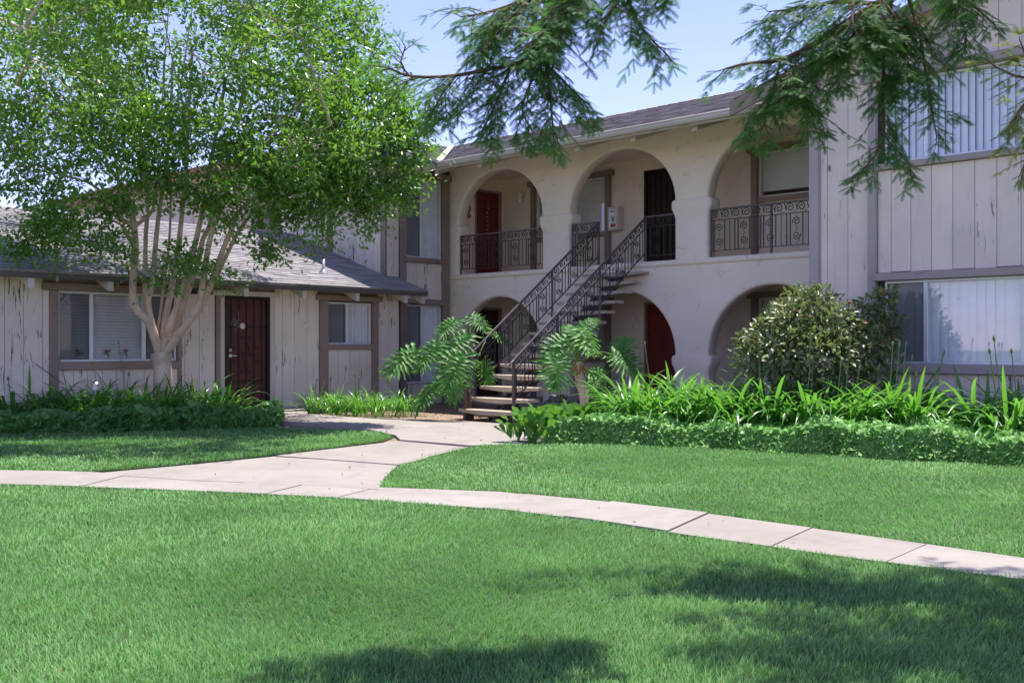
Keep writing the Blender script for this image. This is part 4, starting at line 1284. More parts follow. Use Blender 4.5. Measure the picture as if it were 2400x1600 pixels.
for (y, lab, pos) in ((SYB, 'left scrolled iron railing climbing beside the stair treads', True), (SYA, 'right scrolled iron railing climbing beside the stair treads', False)):
    ps = [(0.0, -0.02, 1.03, 0.022)]
    for s in (RUN * 0.30, RUN * 0.62):
        ztop = 1.03 + DZ * s / RUN - 0.02
        ps.append((s, ztop - 1.0, ztop, 0.017))
    ps.append((RUN, 2.85, 3.71, 0.02))
    r = railing(lab, (SX0, y), (SX0 + RUN, y), G2, ps, z=(0.37, 0.845, 1.045), slope=DZ)
    m = MB(); m.tube([(SX0 + 0.02, y, 1.04), (SX0 - 0.05, y, 0.995), (SX0 - 0.075, y, 0.985), (SX0 - 0.09, y, 0.965), (SX0 - 0.085, y, 0.94)], 0.017, 6); m.build('rail_end', M_IRON2, r)

# ------------------------------------------------------------------ foliage helpers
LEAF_T = ([(0, 0, 0), (0.5, 0.24, 0.07), (1, 0, 0), (0.5, -0.24, 0.07)], [(0, 2, 1), (0, 3, 2)])
def rand_dirs(n, up=0.0):
    v = rng.normal(size=(n, 3)); v[:, 2] += up
    return unit(v)
def smooth_path(pts, n=4):
    """Catmull-Rom through the points"""
    pts = [Vector(p) for p in pts]
    out = []
    for i in range(len(pts) - 1):
        p0 = pts[i - 1] if i > 0 else pts[i] * 2 - pts[i + 1]
        p1, p2 = pts[i], pts[i + 1]
        p3 = pts[i + 2] if i + 2 < len(pts) else pts[i + 1] * 2 - pts[i]
        for k in range(n):
            t = k / n
            out.append(0.5 * ((2 * p1) + (p2 - p0) * t + (2 * p0 - 5 * p1 + 4 * p2 - p3) * t * t + (3 * p1 - p0 - 3 * p2 + p3) * t ** 3))
    out.append(pts[-1])
    return out
def taper(n, r0, r1): return [r0 + (r1 - r0) * k / (n - 1) for k in range(n)]

# ------------------------------------------------------------------ multi-stemmed tree on the left
TD = 16.6
tb = at(381, 905, TD); tb.z = 0.0
tree = thing('crape_myrtle_tree', 'wide multi-stemmed tree with smooth tan trunks in front of the low house', 'tree', tb)
m = MB()
base = [(tb.x, tb.y, -0.05), at(380, 960, TD), at(382, 900, TD), at(380, 850, TD), at(378, 826, TD)]
bp = smooth_path(base, 3)
m.tube(bp, [0.20 if i == 0 else 0.165 - 0.035 * i / len(bp) + (0.03 if i > len(bp) - 4 else 0) for i in range(len(bp))], 12)
trunk = m.build('trunk', M_BARK, tree)
stems = [
    ([(375, 835), (360, 786), (344, 748), (316, 722), (312, 668), (317, 591), (313, 530), (306, 486)], -0.1, -0.55, 0.070, 0.052),
    ([(378, 830), (360, 775), (343, 735), (339, 668), (341, 553), (346, 480), (338, 380), (318, 270), (300, 150)], 0.1, 0.5, 0.055, 0.022),
    ([(378, 825), (358, 765), (346, 705), (357, 665), (364, 591), (370, 520), (385, 420), (398, 300), (405, 150)], -0.1, -0.3, 0.062, 0.022),
    ([(380, 815), (371, 779), (377, 725), (384, 668), (394, 591), (399, 510), (398, 430), (380, 300)], 0.05, 0.4, 0.030, 0.015),
    ([(381, 825), (386, 750), (398, 691), (410, 630), (421, 553), (426, 500), (436, 400), (440, 290), (450, 120)], 0.15, 0.6, 0.065, 0.025),
    ([(384, 820), (401, 755), (425, 691), (448, 614), (464, 545), (476, 480), (490, 400), (510, 300), (530, 180)], -0.15, -0.5, 0.062, 0.025),
    ([(386, 820), (415, 757), (437, 691), (459, 630), (476, 561), (495, 520), (500, 440), (523, 340), (557, 270), (600, 150)], 0.1, 0.45, 0.060, 0.022),
    ([(386, 828), (412, 795), (434, 764), (463, 722), (473, 680), (483, 614), (502, 520), (545, 430), (600, 360), (680, 300)], -0.2, -0.8, 0.070, 0.022),
    ([(440, 757), (465, 722), (495, 658), (524, 584), (547, 528), (566, 490), (640, 430), (720, 380)], -0.2, -1.0, 0.055, 0.020),
    ([(463, 726), (480, 700), (506, 650), (537, 584), (566, 532), (620, 480), (720, 440), (800, 430)], -0.1, 0.5, 0.050, 0.018),
]
limb_pts = []
def add_limb(pts3, r0, r1, n=8, name='limb'):
    sp = smooth_path(pts3, 3)
    m = MB(); m.tube(sp, taper(len(sp), r0, r1), n)
    m.build(name, M_BARK, tree)
    limb_pts.extend(sp[len(sp) // 3:])
    return sp
for (pl, dz0, dz1, r0, r1) in stems:
    p3 = [at(px + random.uniform(-1, 1), py, TD + dz0 * 0.2 + (dz1 - dz0 * 0.2) * (k / (len(pl) - 1)) * 1.2) for k, (px, py) in enumerate(pl)]
    add_limb(p3, r0, r1)
    # a fork or two high up
    e = p3[-1]
    for _ in range(2):
        q = p3[-2] + Vector((random.uniform(-0.2, 0.2), random.uniform(-0.2, 0.2), 0))
        add_limb([p3[-2], q.lerp(e, 0.6) + Vector((random.uniform(-.3, .3), random.uniform(-.3, .3), 0.1)), e + Vector((random.uniform(-.9, .9), random.uniform(-.9, .9), random.uniform(0.3, 1.2)))], r1 * 0.9, 0.008, 5)
for (pl, d0, d1, r0) in (([(312, 572), (286, 527), (279, 476), (277, 423), (262, 330), (230, 250), (180, 150)], 0, -0.7, 0.042),
                         ([(309, 548), (292, 538), (262, 545), (235, 548), (215, 560), (180, 545)], -0.2, -0.9, 0.020),
                         ([(324, 525), (335, 508), (355, 498), (372, 490)], -0.2, -0.3, 0.030),
                         ([(279, 470), (240, 450), (200, 425), (120, 400), (40, 330), (-60, 280)], -0.2, -1.2, 0.028),
                         ([(285, 526), (240, 510), (190, 515), (120, 520), (60, 530)], -0.2, -1.4, 0.022),
                         ([(477, 640), (487, 615), (476, 636), (440, 645), (400, 660), (372, 672)], -0.5, -0.8, 0.014),
                         ([(545, 430), (610, 424), (690, 430), (780, 400), (880, 350)], -0.5, -0.9, 0.026),
                         ([(557, 270), (640, 210), (740, 150), (820, 80)], 0.4, 0.2, 0.022),
                         ([(489, 480), (530, 455), (560, 400), (640, 330), (760, 270), (900, 260)], -0.2, 0.6, 0.026),
                         ([(338, 380), (270, 300), (160, 240), (60, 160), (-80, 60)], 0.6, 1.0, 0.024),
                         ([(277, 423), (200, 330), (110, 250), (40, 200)], -0.8, -1.8, 0.022)):
    add_limb([at(px, py, TD + d0 + (d1 - d0) * k / (len(pl) - 1)) for k, (px, py) in enumerate(pl)], r0, 0.008, 6)
kb = MB(); kc = at(306, 490, TD - 0.62)
kb.lathe([(0.02, -0.13), (0.08, -0.1), (0.115, -0.02), (0.105, 0.06), (0.06, 0.11), (0.0, 0.125)], 10, kc)
kb.build('knot', M_BARK, tree)
limb_arr = None
# crown: many small clumps
blobs = [  # px, py, depth offset, radius (m), clumps
    (60, 60, 0, 1.0, 22), (180, 40, -0.6, 1.1, 26), (320, 0, 0.3, 1.2, 28), (470, -40, -0.4, 1.2, 24), (620, 20, 0.2, 1.2, 30), (740, 40, -0.2, 1.0, 28),
    (90, 230, -1.0, 1.0, 26), (210, 180, 0.6, 1.0, 20), (330, 200, -1.0, 1.0, 26), (470, 120, 1.0, 0.9, 12), (600, 170, -0.9, 1.1, 30), (760, 180, 0.4, 1.0, 30), (850, 230, -0.5, 0.8, 22),
    (20, 340, -0.3, 0.9, 20), (150, 330, -1.3, 1.0, 28), (290, 330, -1.5, 1.0, 30), (420, 320, -1.0, 0.9, 24), (560, 340, -1.2, 1.0, 24), (690, 330, -1.4, 1.1, 34), (830, 330, -0.6, 0.9, 30), (920, 300, 0.1, 0.6, 20), (950, 330, -0.2, 0.5, 14),
    (350, 400, -1.4, 0.75, 16), (440, 400, -0.9, 0.75, 13), (640, 440, -1.3, 0.9, 26), (770, 440, -0.9, 1.0, 34), (880, 420, -0.3, 0.7, 22), (720, 505, -0.6, 0.55, 10), (820, 480, -0.2, 0.65, 16),
    (100, 500, -1.4, 0.5, 10), (190, 510, -1.3, 0.55, 12), (260, 480, -0.9, 0.45, 7), (60, 440, -1.2, 0.5, 7), (470, 480, -0.6, 0.5, 6), (560, 500, -1.0, 0.5, 8), (410, 470, -0.8, 0.45, 6), (600, 540, -0.9, 0.4, 6),
    (-120, 250, -0.6, 1.2, 26), (-90, 60, 0.2, 1.2, 22), (250, -170, 0.0, 1.4, 26), (550, -180, 0.2, 1.4, 26), (400, -300, -0.2, 1.2, 18), (60, -120, -0.4, 1.2, 20), (760, -120, -0.3, 1.0, 16),
    (300, 200, 2.2, 1.2, 20), (620, 200, 2.2, 1.2, 20), (450, 350, 1.6, 1.0, 12), (800, 300, 1.8, 1.0, 14), (100, 200, 1.8, 1.2, 16),
    (60, 60, -4.2, 1.0, 9), (700, 60, -3.6, 0.9, 9), (-90, 40, -4.0, 1.0, 12), (180, -130, -4.4, 1.0, 14), (280, 0, -3.0, 1.0, 12), (560, 10, -3.0, 1.0, 12), (100, 60, -3.0, 1.0, 12), (420, -90, -3.0, 1.2, 22), (720, 80, -2.6, 1.0, 16), (240, -120, -3.4, 1.0, 16), (620, -110, -3.2, 1.0, 16), (40, -40, -3.0, 1.1, 16),
]
for (px, py, dd, r, n) in blobs:       # every outer mass of leaves hangs on a limb of its own
    if -1.6 < dd < 1.5 and 0 < px < 800: continue
    e = at(px, py, TD + dd)
    near_ = sorted(limb_pts, key=lambda p: (p - e).length + 0.9 * max(0, p.z - e.z))[0]
    if (near_ - e).length > 0.7:
        add_limb([near_, near_.lerp(e, 0.5) + Vector((random.uniform(-.2, .2), random.uniform(-.2, .2), 0.15)), e], 0.022, 0.006, 5)
limb_arr = np.array([tuple(p) for p in limb_pts])
clumps = []
for (px, py, dd, r, n) in blobs:
    c = np.array(at(px, py, TD + dd))
    n = int(n * 0.80)
    v = rand_dirs(n) * (rng.random(n)[:, None] ** 0.45) * r * np.array([1, 1, 0.78])
    clumps.append(c + v)
# single sprays that roughen the outline
for (px, py, dd) in ((868, 110, 0), (888, 130, 0.1), (905, 200, 0), (985, 290, 0), (975, 350, -0.2), (960, 400, 0), (930, 450, -0.1), (905, 490, 0), (860, 545, -0.2), (745, 560, -0.5), (640, 565, -0.6), (610, 590, -0.7), (430, 600, -0.9), (418, 618, -0.9), (445, 622, -0.9), (380, 655, -0.8), (530, 645, -0.6), (300, 585, -0.9), (265, 560, -1.2), (225, 575, -1.2), (160, 575, -1.3), (90, 560, -1.4), (40, 545, -1.4), (30, 590, -1.4), (10, 420, -1.3), (870, 60, 0), (850, 20, 0)):
    clumps.append(np.array(at(px, py, TD + dd))[None, :] + rng.normal(size=(2, 3)) * 0.08)
CL = np.concatenate(clumps)
nl = 92
ncl = len(CL)
csz = rng.uniform(0.13, 0.27, ncl)
ax = rand_dirs(ncl, 0.25)
Pn = np.repeat(CL, nl, 0)
off = rng.normal(size=(ncl * nl, 3)) * np.repeat(csz, nl)[:, None] * 0.62
off *= np.array([1, 1, 0.62])
off += np.repeat(ax, nl, 0) * (rng.normal(size=(ncl * nl, 1)) * 0.16)
Pn = Pn + off
Dn = unit(unit(off) + rng.normal(size=off.shape) * 0.7)
Nn = unit(rng.normal(size=off.shape) * 0.50 + np.array([0, 0, 1.0]) + unit(off) * 0.35)
V, Fc = scatter(*LEAF_T, Pn, Dn, Nn, rng.uniform(0.070, 0.118, len(Pn)))
print('crape leaves', len(Pn))
np_obj('crown', V, Fc, M_CRAPE, tree, 'stuff')
m = MB()
for c in CL[::2]:
    d2 = np.sum((limb_arr - c) ** 2, 1) + 0.8 * np.maximum(0, limb_arr[:, 2] - c[2]) ** 2
    q = Vector(limb_arr[int(np.argmin(d2))]); e = Vector(c)
    if (q - e).length > 1.3: continue
    mid = q.lerp(e, 0.5) + Vector((random.uniform(-.08, .08), random.uniform(-.08, .08), random.uniform(-0.12, 0.05)))
    m.tube([q, mid, e], [0.011, 0.008, 0.004], 3, False)
m.build('twigs', M_BARK, tree, kind='stuff')

# ------------------------------------------------------------------ redwood whose branches hang into view
rt = at(3650, 900, 5.4); rt.z = 0
red = thing('redwood_tree', 'redwood whose dark feathery branches hang into the top of the view', 'tree', rt)
m = MB()
tp = [rt + Vector((0, 0, -0.05)), rt + Vector((0.02, 0, 1.0)), rt + Vector((-0.05, 0.05, 4)), rt + Vector((0.0, 0.1, 8)), rt + Vector((0.05, 0.1, 12)), rt + Vector((0, 0, 15))]
sp = smooth_path(tp, 3); m.tube(sp, [0.42] + taper(len(sp) - 1, 0.34, 0.03), 14); m.build('trunk', M_RBARK, red)
# a sprig: stem with two ranks of flat needles
sv, sf = [], []
NP = 8
for i in range(NP):
    x = 0.06 + 0.88 * i / NP
    ln = 0.19 * math.sin(math.pi * (0.22 + 0.70 * i / NP)) + 0.03
    for sgn in (1, -1):
        b = len(sv)
        sv += [(x - 0.02, sgn * 0.006, 0), (x + 0.07, sgn * 0.006, 0.0), (x + 0.02 + ln * 0.55, sgn * ln, -0.02)]
        sf.append((b, b + 1, b + 2) if sgn > 0 else (b + 1, b, b + 2))
b = len(sv); sv += [(0, 0.012, 0), (0, -0.012, 0), (1.0, 0.0, 0)]; sf.append((b, b + 1, b + 2))
SPRIG = (sv, sf)
branches = [
    # (path of (px, py, d)), r0, radius of side sprays, spacing, sprig size, young
    ([(1700, -420, 4.6), (1500, -230, 4.55), (1335, -60, 4.5), (1292, 60, 4.45), (1270, 140, 4.45)], 0.030, 0.34, 0.055),
    ([(1268, 138, 4.45), (1193, 153, 4.45), (1060, 178, 4.4), (960, 178, 4.4), (905, 158, 4.4)], 0.012, 0.24, 0.042),
    ([(1290, 40, 4.45), (1285, 150, 4.4), (1292, 250, 4.4), (1297, 320, 4.4)], 0.009, 0.22, 0.040),
    ([(1335, -60, 4.5), (1230, 0, 4.5), (1140, 30, 4.5), (1080, 40, 4.5)], 0.012, 0.28, 0.045),
    ([(1240, 0, 4.4), (1180, 60, 4.35), (1140, 110, 4.35)], 0.009, 0.26, 0.045),
    ([(1200, 152, 4.42), (1175, 210, 4.4), (1150, 270, 4.4), (1130, 305, 4.4)], 0.007, 0.20, 0.042),
    ([(1070, 176, 4.4), (1040, 215, 4.4), (1020, 250, 4.4), (1000, 275, 4.4)], 0.006, 0.17, 0.042),
    ([(1270, 140, 4.45), (1320, 190, 4.45), (1350, 220, 4.45), (1385, 250, 4.45)], 0.007, 0.18, 0.045),
    ([(1250, 180, 4.35), (1225, 250, 4.35), (1240, 300, 4.35)], 0.006, 0.20, 0.042),
    ([(960, 178, 4.4), (940, 150, 4.4), (950, 110, 4.4)], 0.005, 0.14, 0.04),
    ([(1620, -200, 4.7), (1480, -40, 4.7), (1490, 40, 4.7), (1525, 90, 4.7), (1565, 130, 4.7)], 0.011, 0.22, 0.05),
    ([(1480, -40, 4.7), (1430, 30, 4.6), (1390, 60, 4.6)], 0.008, 0.22, 0.05),
    ([(1640, -90, 4.7), (1560, -20, 4.7), (1535, 10, 4.7)], 0.008, 0.18, 0.05),
    ([(1420, -160, 4.3), (1330, -20, 4.3), (1290, 60, 4.25), (1230, 110, 4.25)], 0.010, 0.30, 0.05),
    ([(1400, -200, 4.6), (1280, -40, 4.6), (1200, 10, 4.6), (1150, 60, 4.6)], 0.010, 0.30, 0.05),
    # right-hand boughs
    ([(3300, -900, 5.9), (2700, -420, 5.9), (2300, -140, 5.9), (2060, 10, 5.9), (1960, 70, 5.9), (1900, 110, 5.85), (1830, 140, 5.85), (1745, 150, 5.8), (1690, 165, 5.8)], 0.045, 0.36, 0.062),
    ([(2060, 10, 5.9), (1960, 5, 6.0), (1870, 20, 6.0), (1800, 28, 6.0)], 0.016, 0.36, 0.055),
    ([(1850, 135, 5.85), (1868, 200, 5.8), (1895, 250, 5.8), (1910, 300, 5.8)], 0.009, 0.24, 0.055),
    ([(1830, 140, 5.85), (1815, 200, 5.8), (1795, 260, 5.8), (1790, 300, 5.8)], 0.009, 0.22, 0.055),
    ([(1900, 110, 5.85), (1850, 170, 5.7), (1840, 230, 5.7)], 0.008, 0.24, 0.055),
    ([(2050, 20, 5.9), (2010, 70, 5.8), (1980, 120, 5.8), (1950, 150, 5.75)], 0.012, 0.34, 0.055),
    ([(2090, 0, 5.9), (2075, 90, 5.8), (2070, 170, 5.75), (2068, 250, 5.75), (2078, 325, 5.75), (2125, 375, 5.7), (2135, 410, 5.7)], 0.012, 0.20, 0.05),
    ([(2072, 325, 5.75), (2050, 365, 5.7), (2020, 400, 5.7), (2000, 412, 5.7)], 0.006, 0.14, 0.05),
    ([(2130, 0, 5.8), (2155, 80, 5.7), (2168, 160, 5.65), (2180, 240, 5.65), (2195, 320, 5.6)], 0.010, 0.19, 0.05),
    ([(2050, -20, 5.9), (2110, 60, 5.7), (2120, 140, 5.7), (2100, 190, 5.7)], 0.010, 0.34, 0.055),
    ([(2000, 0, 5.8), (2000, 60, 5.6), (2030, 110, 5.6)], 0.010, 0.36, 0.06),
    ([(2350, -150, 5.7), (2240, 0, 5.7), (2262, 70, 5.7), (2262, 130, 5.7)], 0.011, 0.24, 0.05),
    ([(2262, 0, 5.7), (2300, 30, 5.7), (2330, 55, 5.7)], 0.006, 0.16, 0.05),
]
young = [
    ([(2900, -100, 5.3), (2600, 130, 5.3), (2420, 180, 5.3), (2350, 165, 5.3), (2310, 140, 5.3)], 0.012, 0.17, 0.05),
    ([(2560, 150, 5.3), (2430, 215, 5.25), (2370, 290, 5.25), (2365, 320, 5.25)], 0.009, 0.16, 0.05),
    ([(2480, 200, 5.3), (2420, 300, 5.3), (2400, 390, 5.3), (2395, 420, 5.3)], 0.007, 0.15, 0.05),
    ([(2420, 180, 5.3), (2400, 120, 5.3), (2390, 95, 5.3)], 0.006, 0.12, 0.05),
]
shade = [   # boughs above the frame, reaching over the lawn
    ([(3500, -1700, 6.2), (2700, -1250, 6.6), (2250, -900, 6.6), (1850, -740, 6.6), (1500, -660, 6.5)], 0.05, 0.55, 0.11),
    ([(3500, -1900, 5.4), (2900, -1450, 5.4), (2500, -1100, 5.3), (2100, -900, 5.2)], 0.05, 0.55, 0.11),
    ([(3300, -1600, 4.6), (2800, -1150, 4.7), (2500, -800, 4.8), (2250, -650, 4.9)], 0.05, 0.50, 0.11),
    ([(2900, -1400, 3.6), (2200, -1050, 4.0), (1750, -820, 4.25), (1640, -780, 4.3)], 0.05, 0.40, 0.11),
    ([(3600, -900, 5.0), (3000, -500, 5.0), (2700, -250, 5.1)], 0.04, 0.45, 0.11),
    ([(3400, -1000, 5.7), (2700, -750, 5.5), (2350, -660, 5.4), (2050, -640, 5.3), (1880, -600, 5.3)], 0.05, 0.60, 0.12),
    ([(3300, -1200, 5.0), (2750, -850, 4.9), (2400, -700, 4.8), (2150, -650, 4.8)], 0.05, 0.60, 0.12),
    ([(3400, -330, 5.6), (2900, -230, 5.3), (2500, -170, 5.0), (2230, -150, 4.85), (2000, -140, 4.75)], 0.03, 0.45, 0.10),
    ([(3300, -330, 6.0), (2800, -240, 5.8), (2430, -170, 5.6), (2180, -150, 5.5), (1960, -150, 5.4)], 0.03, 0.45, 0.10),
    ([(3300, -1500, 5.6), (2800, -1000, 5.4), (2450, -900, 5.2), (2150, -850, 5.0), (1950, -780, 4.8)], 0.05, 0.60, 0.12),
]
def bough(path, r0, reach, size, step, mat, tert=5):
    p3 = smooth_path([at(*p) for p in path], 5)
    m = MB(); m.tube(p3, taper(len(p3), r0, 0.003), 6)
    m.build('branch', M_RBARK, red)
    # walk along the branch
    P = np.array([tuple(p) for p in p3]); seg = np.linalg.norm(np.diff(P, axis=0), axis=1)
    cum = np.concatenate([[0], np.cumsum(seg)])
    SP, SD, SN = [], [], []
    tm = MB()
    s = cum[-1]
    k = 0
    start = 0.25 if r0 > 0.025 else 0.04
    side = 1
    while s > cum[-1] * start:
        i = min(len(seg) - 1, int(np.searchsorted(cum, s) - 1)); i = max(i, 0)
        p = Vector(P[i] + (P[i + 1] - P[i]) * ((s - cum[i]) / seg[i]))
        t = Vector(P[i + 1] - P[i]).normalized()
        sd = t.cross(Vector((0, 0, 1)))
        if sd.length < 0.35: sd = Vector((random.uniform(-1, 1), random.uniform(-1, 1), 0))
        sd.normalize()
        side = -side
        L = reach * random.uniform(0.55, 1.15) * (0.45 + 0.55 * min(1, (cum[-1] - s) / (0.35 * cum[-1] + 1e-6)))
        d = (t * random.uniform(0.35, 0.9) + sd * side * random.uniform(0.5, 1.0) + Vector((random.uniform(-.25, .25), random.uniform(-.25, .25), random.uniform(-0.55, 0.25)))).normalized()
        # the side spray droops
        def spray(p, d, L, lvl):
            n = max(2, int(L / (size * 0.62)))
            pts = [p]
            q, dd = p.copy(), d.copy()
            for a in range(n):
                dd = (dd + Vector((random.uniform(-.16, .16), random.uniform(-.16, .16), -0.08))).normalized()
                q = q + dd * (L / n)
                pts.append(q.copy())
                sdv = dd.cross(Vector((0, 0, 1)))
                if sdv.length < 0.3: sdv = Vector((random.uniform(-1, 1), random.uniform(-1, 1), 0.2))
                sdv.normalize()
                for sg in (1, -1):
                    if random.random() < 0.12: continue
                    dv = (dd * random.uniform(0.5, 0.9) + sdv * sg * random.uniform(0.5, 0.9) + Vector((0, 0, random.uniform(-0.3, 0.15)))).normalized()
                    SP.append(tuple(q)); SD.append(tuple(dv))
                    nn = dv.cross(sdv if abs(dv.dot(sdv)) < 0.9 else dd)
                    if nn.z < 0: nn = -nn
                    SN.append((nn.x + random.uniform(-.4, .4), nn.y + random.uniform(-.4, .4), nn.z + 0.2))
                    if lvl == 0 and random.random() < 0.16 * tert / 5 and a > 0:
                        spray(q, dv, L * random.uniform(0.3, 0.5), 1)
            SP.append(tuple(q)); SD.append(tuple(dd)); SN.append((random.uniform(-.5, .5), random.uniform(-.5, .5), 1))
            tm.tube(pts, taper(len(pts), 0.0035 if lvl == 0 else 0.002, 0.001), 3, False)
        spray(p, d, L, 0)
        s -= step * random.uniform(0.7, 1.3); k += 1
    if SP:
        SP, SD, SN = np.array(SP), np.array(SD), np.array(SN)
        V, Fc = scatter(*SPRIG, SP, SD, SN, rng.uniform(0.75, 1.3, len(SP)) * size * 1.15)
        FOL[mat.name].append((V, Fc))
    if tm.v: TW.append(tm)
    return len(SP)
FOL = {M_NEED.name: [], M_NEEDY.name: []}
TW = []
cnt = 0
for (pa, r0, re, sz) in branches: cnt += bough(pa, r0, re, sz * 1.12, 0.020 if r0 < 0.025 else 0.03, M_NEED, 4.5)
for (pa, r0, re, sz) in young: cnt += bough(pa, r0, re, sz * 1.1, 0.024, M_NEEDY)
for (pa, r0, re, sz) in shade: cnt += bough(pa, r0, re, sz, 0.085, M_NEED, 3)
print('sprigs', cnt)
for mat in (M_NEED, M_NEEDY):
    vs, fs, b = [], [], 0
    for (V, Fc) in FOL[mat.name]:
        vs.append(V); fs.append(Fc + b); b += len(V)
    np_obj('foliage', np.concatenate(vs), np.concatenate(fs), mat, red, 'stuff')
m = MB()
for t in TW: m.add(t.v, t.f, True)
m.build('twigs', M_RBARK, red, kind='stuff')

# ------------------------------------------------------------------ strap-leaved clumps
def strap_mesh(a0, a1, w=0.041, n=7):
    m = MB()
    x = z = 0.0
    prof = []
    for k in range(n + 1):
        t = k / n
        ww = w * (0.55 + 0.9 * t if t < 0.5 else 1.0 * (1 - ((t - 0.5) / 0.5) ** 2.4)) * 0.5
        prof.append((x, z, max(ww, 0.0008)))
        a = math.radians(a0 + (a1 - a0) * (t ** 1.4))
        x += math.cos(a) / n; z += math.sin(a) / n
    vs, fs = [], []
    for (x, z, ww) in prof:
        vs += [(x, -ww, z + ww * 0.35), (x, 0, z), (x, ww, z + ww * 0.35)]
    for k in range(n):
        for j in (0, 1):
            fs.append((3 * k + j, 3 * k + j + 1, 3 * k + 3 + j + 1, 3 * k + 3 + j))
    m.add(vs, fs, True)
    return m.mesh('leaf', M_AGA)
STRAPS = [strap_mesh(82, 40), strap_mesh(80, 5), strap_mesh(76, -35), strap_mesh(70, -60), strap_mesh(86, 62), strap_mesh(60, -75)]
def clump(label, group, base, size, n, rz=None, wide=1.0, wts=(0.6, 2.4, 4, 4, 0.15, 3)):
    t = thing('agapanthus', label, 'plant', base, group)
    for i in range(n):
        az = random.uniform(0, 2 * math.pi)
        rr = random.uniform(0.0, 0.14) * wide
        me = random.choices(STRAPS, wts)[0]
        s = size * random.uniform(0.50, 1.06)
        c = Vector(base) + Vector((math.cos(az) * rr, math.sin(az) * rr, random.uniform(-0.03, 0.02 + 0.10 * size)))
        M = Matrix.Translation(c) @ Matrix.Rotation(az + random.uniform(-0.5, 0.5), 4, 'Z') @ Matrix.Rotation(random.uniform(-0.25, 0.25), 4, 'X') @ Matrix.Diagonal((s, s * random.uniform(0.85, 1.3), s, 1))
        inst('leaf', me, t, M)
    return t
def stalk(parent, base, top, r=0.0075):
    base, top = Vector(base), Vector(top)
    mid = base.lerp(top, 0.55) + Vector((random.uniform(-.03, .03), random.uniform(-.03, .03), 0))
    m = MB(); sp = smooth_path([base, mid, top], 4); m.tube(sp, taper(len(sp), r * 1.2, r * 0.8), 5)
    s = m.build('flower_stalk', M_STALK, parent)
    d = (top - mid).normalized()
    b = MB(); L = random.uniform(0.07, 0.10)
    b.tube([top + d * (L * q) for q in (0, 0.25, 0.55, 0.8, 1.0)], [0.007, 0.014, 0.016, 0.009, 0.001], 7)
    b.build('bud', M_STALK, s)
ORDS = ['first', 'second', 'third', 'fourth', 'fifth', 'sixth', 'seventh', 'eighth', 'ninth', 'tenth', 'eleventh', 'twelfth', 'thirteenth', 'fourteenth', 'fifteenth', 'sixteenth']
right_c = []
GA = 'strap-leaved clumps massed behind the right ivy'
RC = {'front': 0, 'rear': 0}
def dd_(px): return 13.45 - (px - 1700) / 400.0 * 0.98 + (0.0 if px > 1500 else -0.1)
for (px, o) in ((1480, 0.25), (1535, 0.0), (1575, 0.7), (1625, 0.0), (1665, 0.6), (1715, 0.0), (1760, 0.55), (1800, 0.05), (1850, 0.6), (1890, 0.0), (1940, 0.5), (1985, 0.0), (2030, 0.5), (2075, 0.05), (2115, 0.45), (2150, 0.1)):
    d = dd_(px) + o
    b = at(px, 0, d); b.z = 0
    row = 'front' if o < 0.26 else 'rear'
    RC[row] += 1
    LA = '%s strap-leaved clump from the left in the %s row behind the pale right ivy' % (ORDS[RC[row] - 1], row)
    right_c.append((px, d, clump(LA, GA, b, 1.08, 140, wide=2.1, wts=(0.35, 2.8, 4.5, 4, 0.0, 2.8))))
for (px, o, lab) in ((2300, 0.25, 'strap-leaved clump at the right edge, left one under the wing window'), (2365, -0.05, 'big lush strap-leaved clump at the right edge, closest to the ivy'), (2410, 0.5, 'strap-leaved clump at the right edge, half cut off by the frame'), (2480, 0.1, 'strap-leaved clump at the right edge, just running out of the frame')):
    d = dd_(px) + o
    b = at(px, 0, d); b.z = 0
    right_c.append((px, d, clump(lab, None, b, 1.08, 112, wide=2.0)))
for (px, d, lab) in ((2215, 13.0, 'dark shaded strap-leaved plant close to the boards under the wing window'), (2190, 12.6, 'drooping shaded strap-leaved plant in the gap between the lit clumps')):
    b = at(px, 0, d); b.z = 0
    clump(lab, None, b, 0.7, 40)
def add_stalks(lst, cl):
    for (px, py, bx) in lst:
        c = min(cl, key=lambda q: abs(q[0] - bx) + random.random() * 5)
        d = c[1]
        b = at(bx, 0, d); b.z = 0.25
        stalk(c[2], b, at(px, py + 22, d))
add_stalks([(1776, 766, 1790), (1898, 766, 1880), (1909, 759, 1917), (1933, 836, 1936), (1993, 779, 1982), (2013, 849, 2006), (2060, 842, 2050), (2092, 791, 2075), (2107, 794, 2092), (2123, 788, 2110), (2137, 823, 2130), (2146, 865, 2144), (2210, 814, 2160), (2330, 779, 2352), (2320, 807, 2345), (2371, 807, 2385), (1797, 830, 1800), (1830, 812, 1835), (1905, 830, 1900), (1512, 790, 1535), (1945, 850, 1940), (1970, 838, 1965)], right_c)
cen_c = []
GC_ = 'strap-leaved clumps along the low house wall'
for k, (px, d) in enumerate(((735, 18.75), (775, 18.9), (790, 18.4), (835, 18.45), (850, 18.85), (885, 18.3), (925, 18.5), (955, 18.75))):
    b = at(px, 0, d); b.z = 0
    cen_c.append((px, d, clump('%s sunlit strap-leaved clump from the low house door towards the stairs' % ORDS[k], GC_, b, 0.62, 60, wide=1.7)))
add_stalks([(742, 872, 745), (774, 872, 778), (832, 860, 828), (841, 868, 838)], cen_c)
left_c = []
GL_ = 'strap-leaved clumps under the multi-stemmed tree'
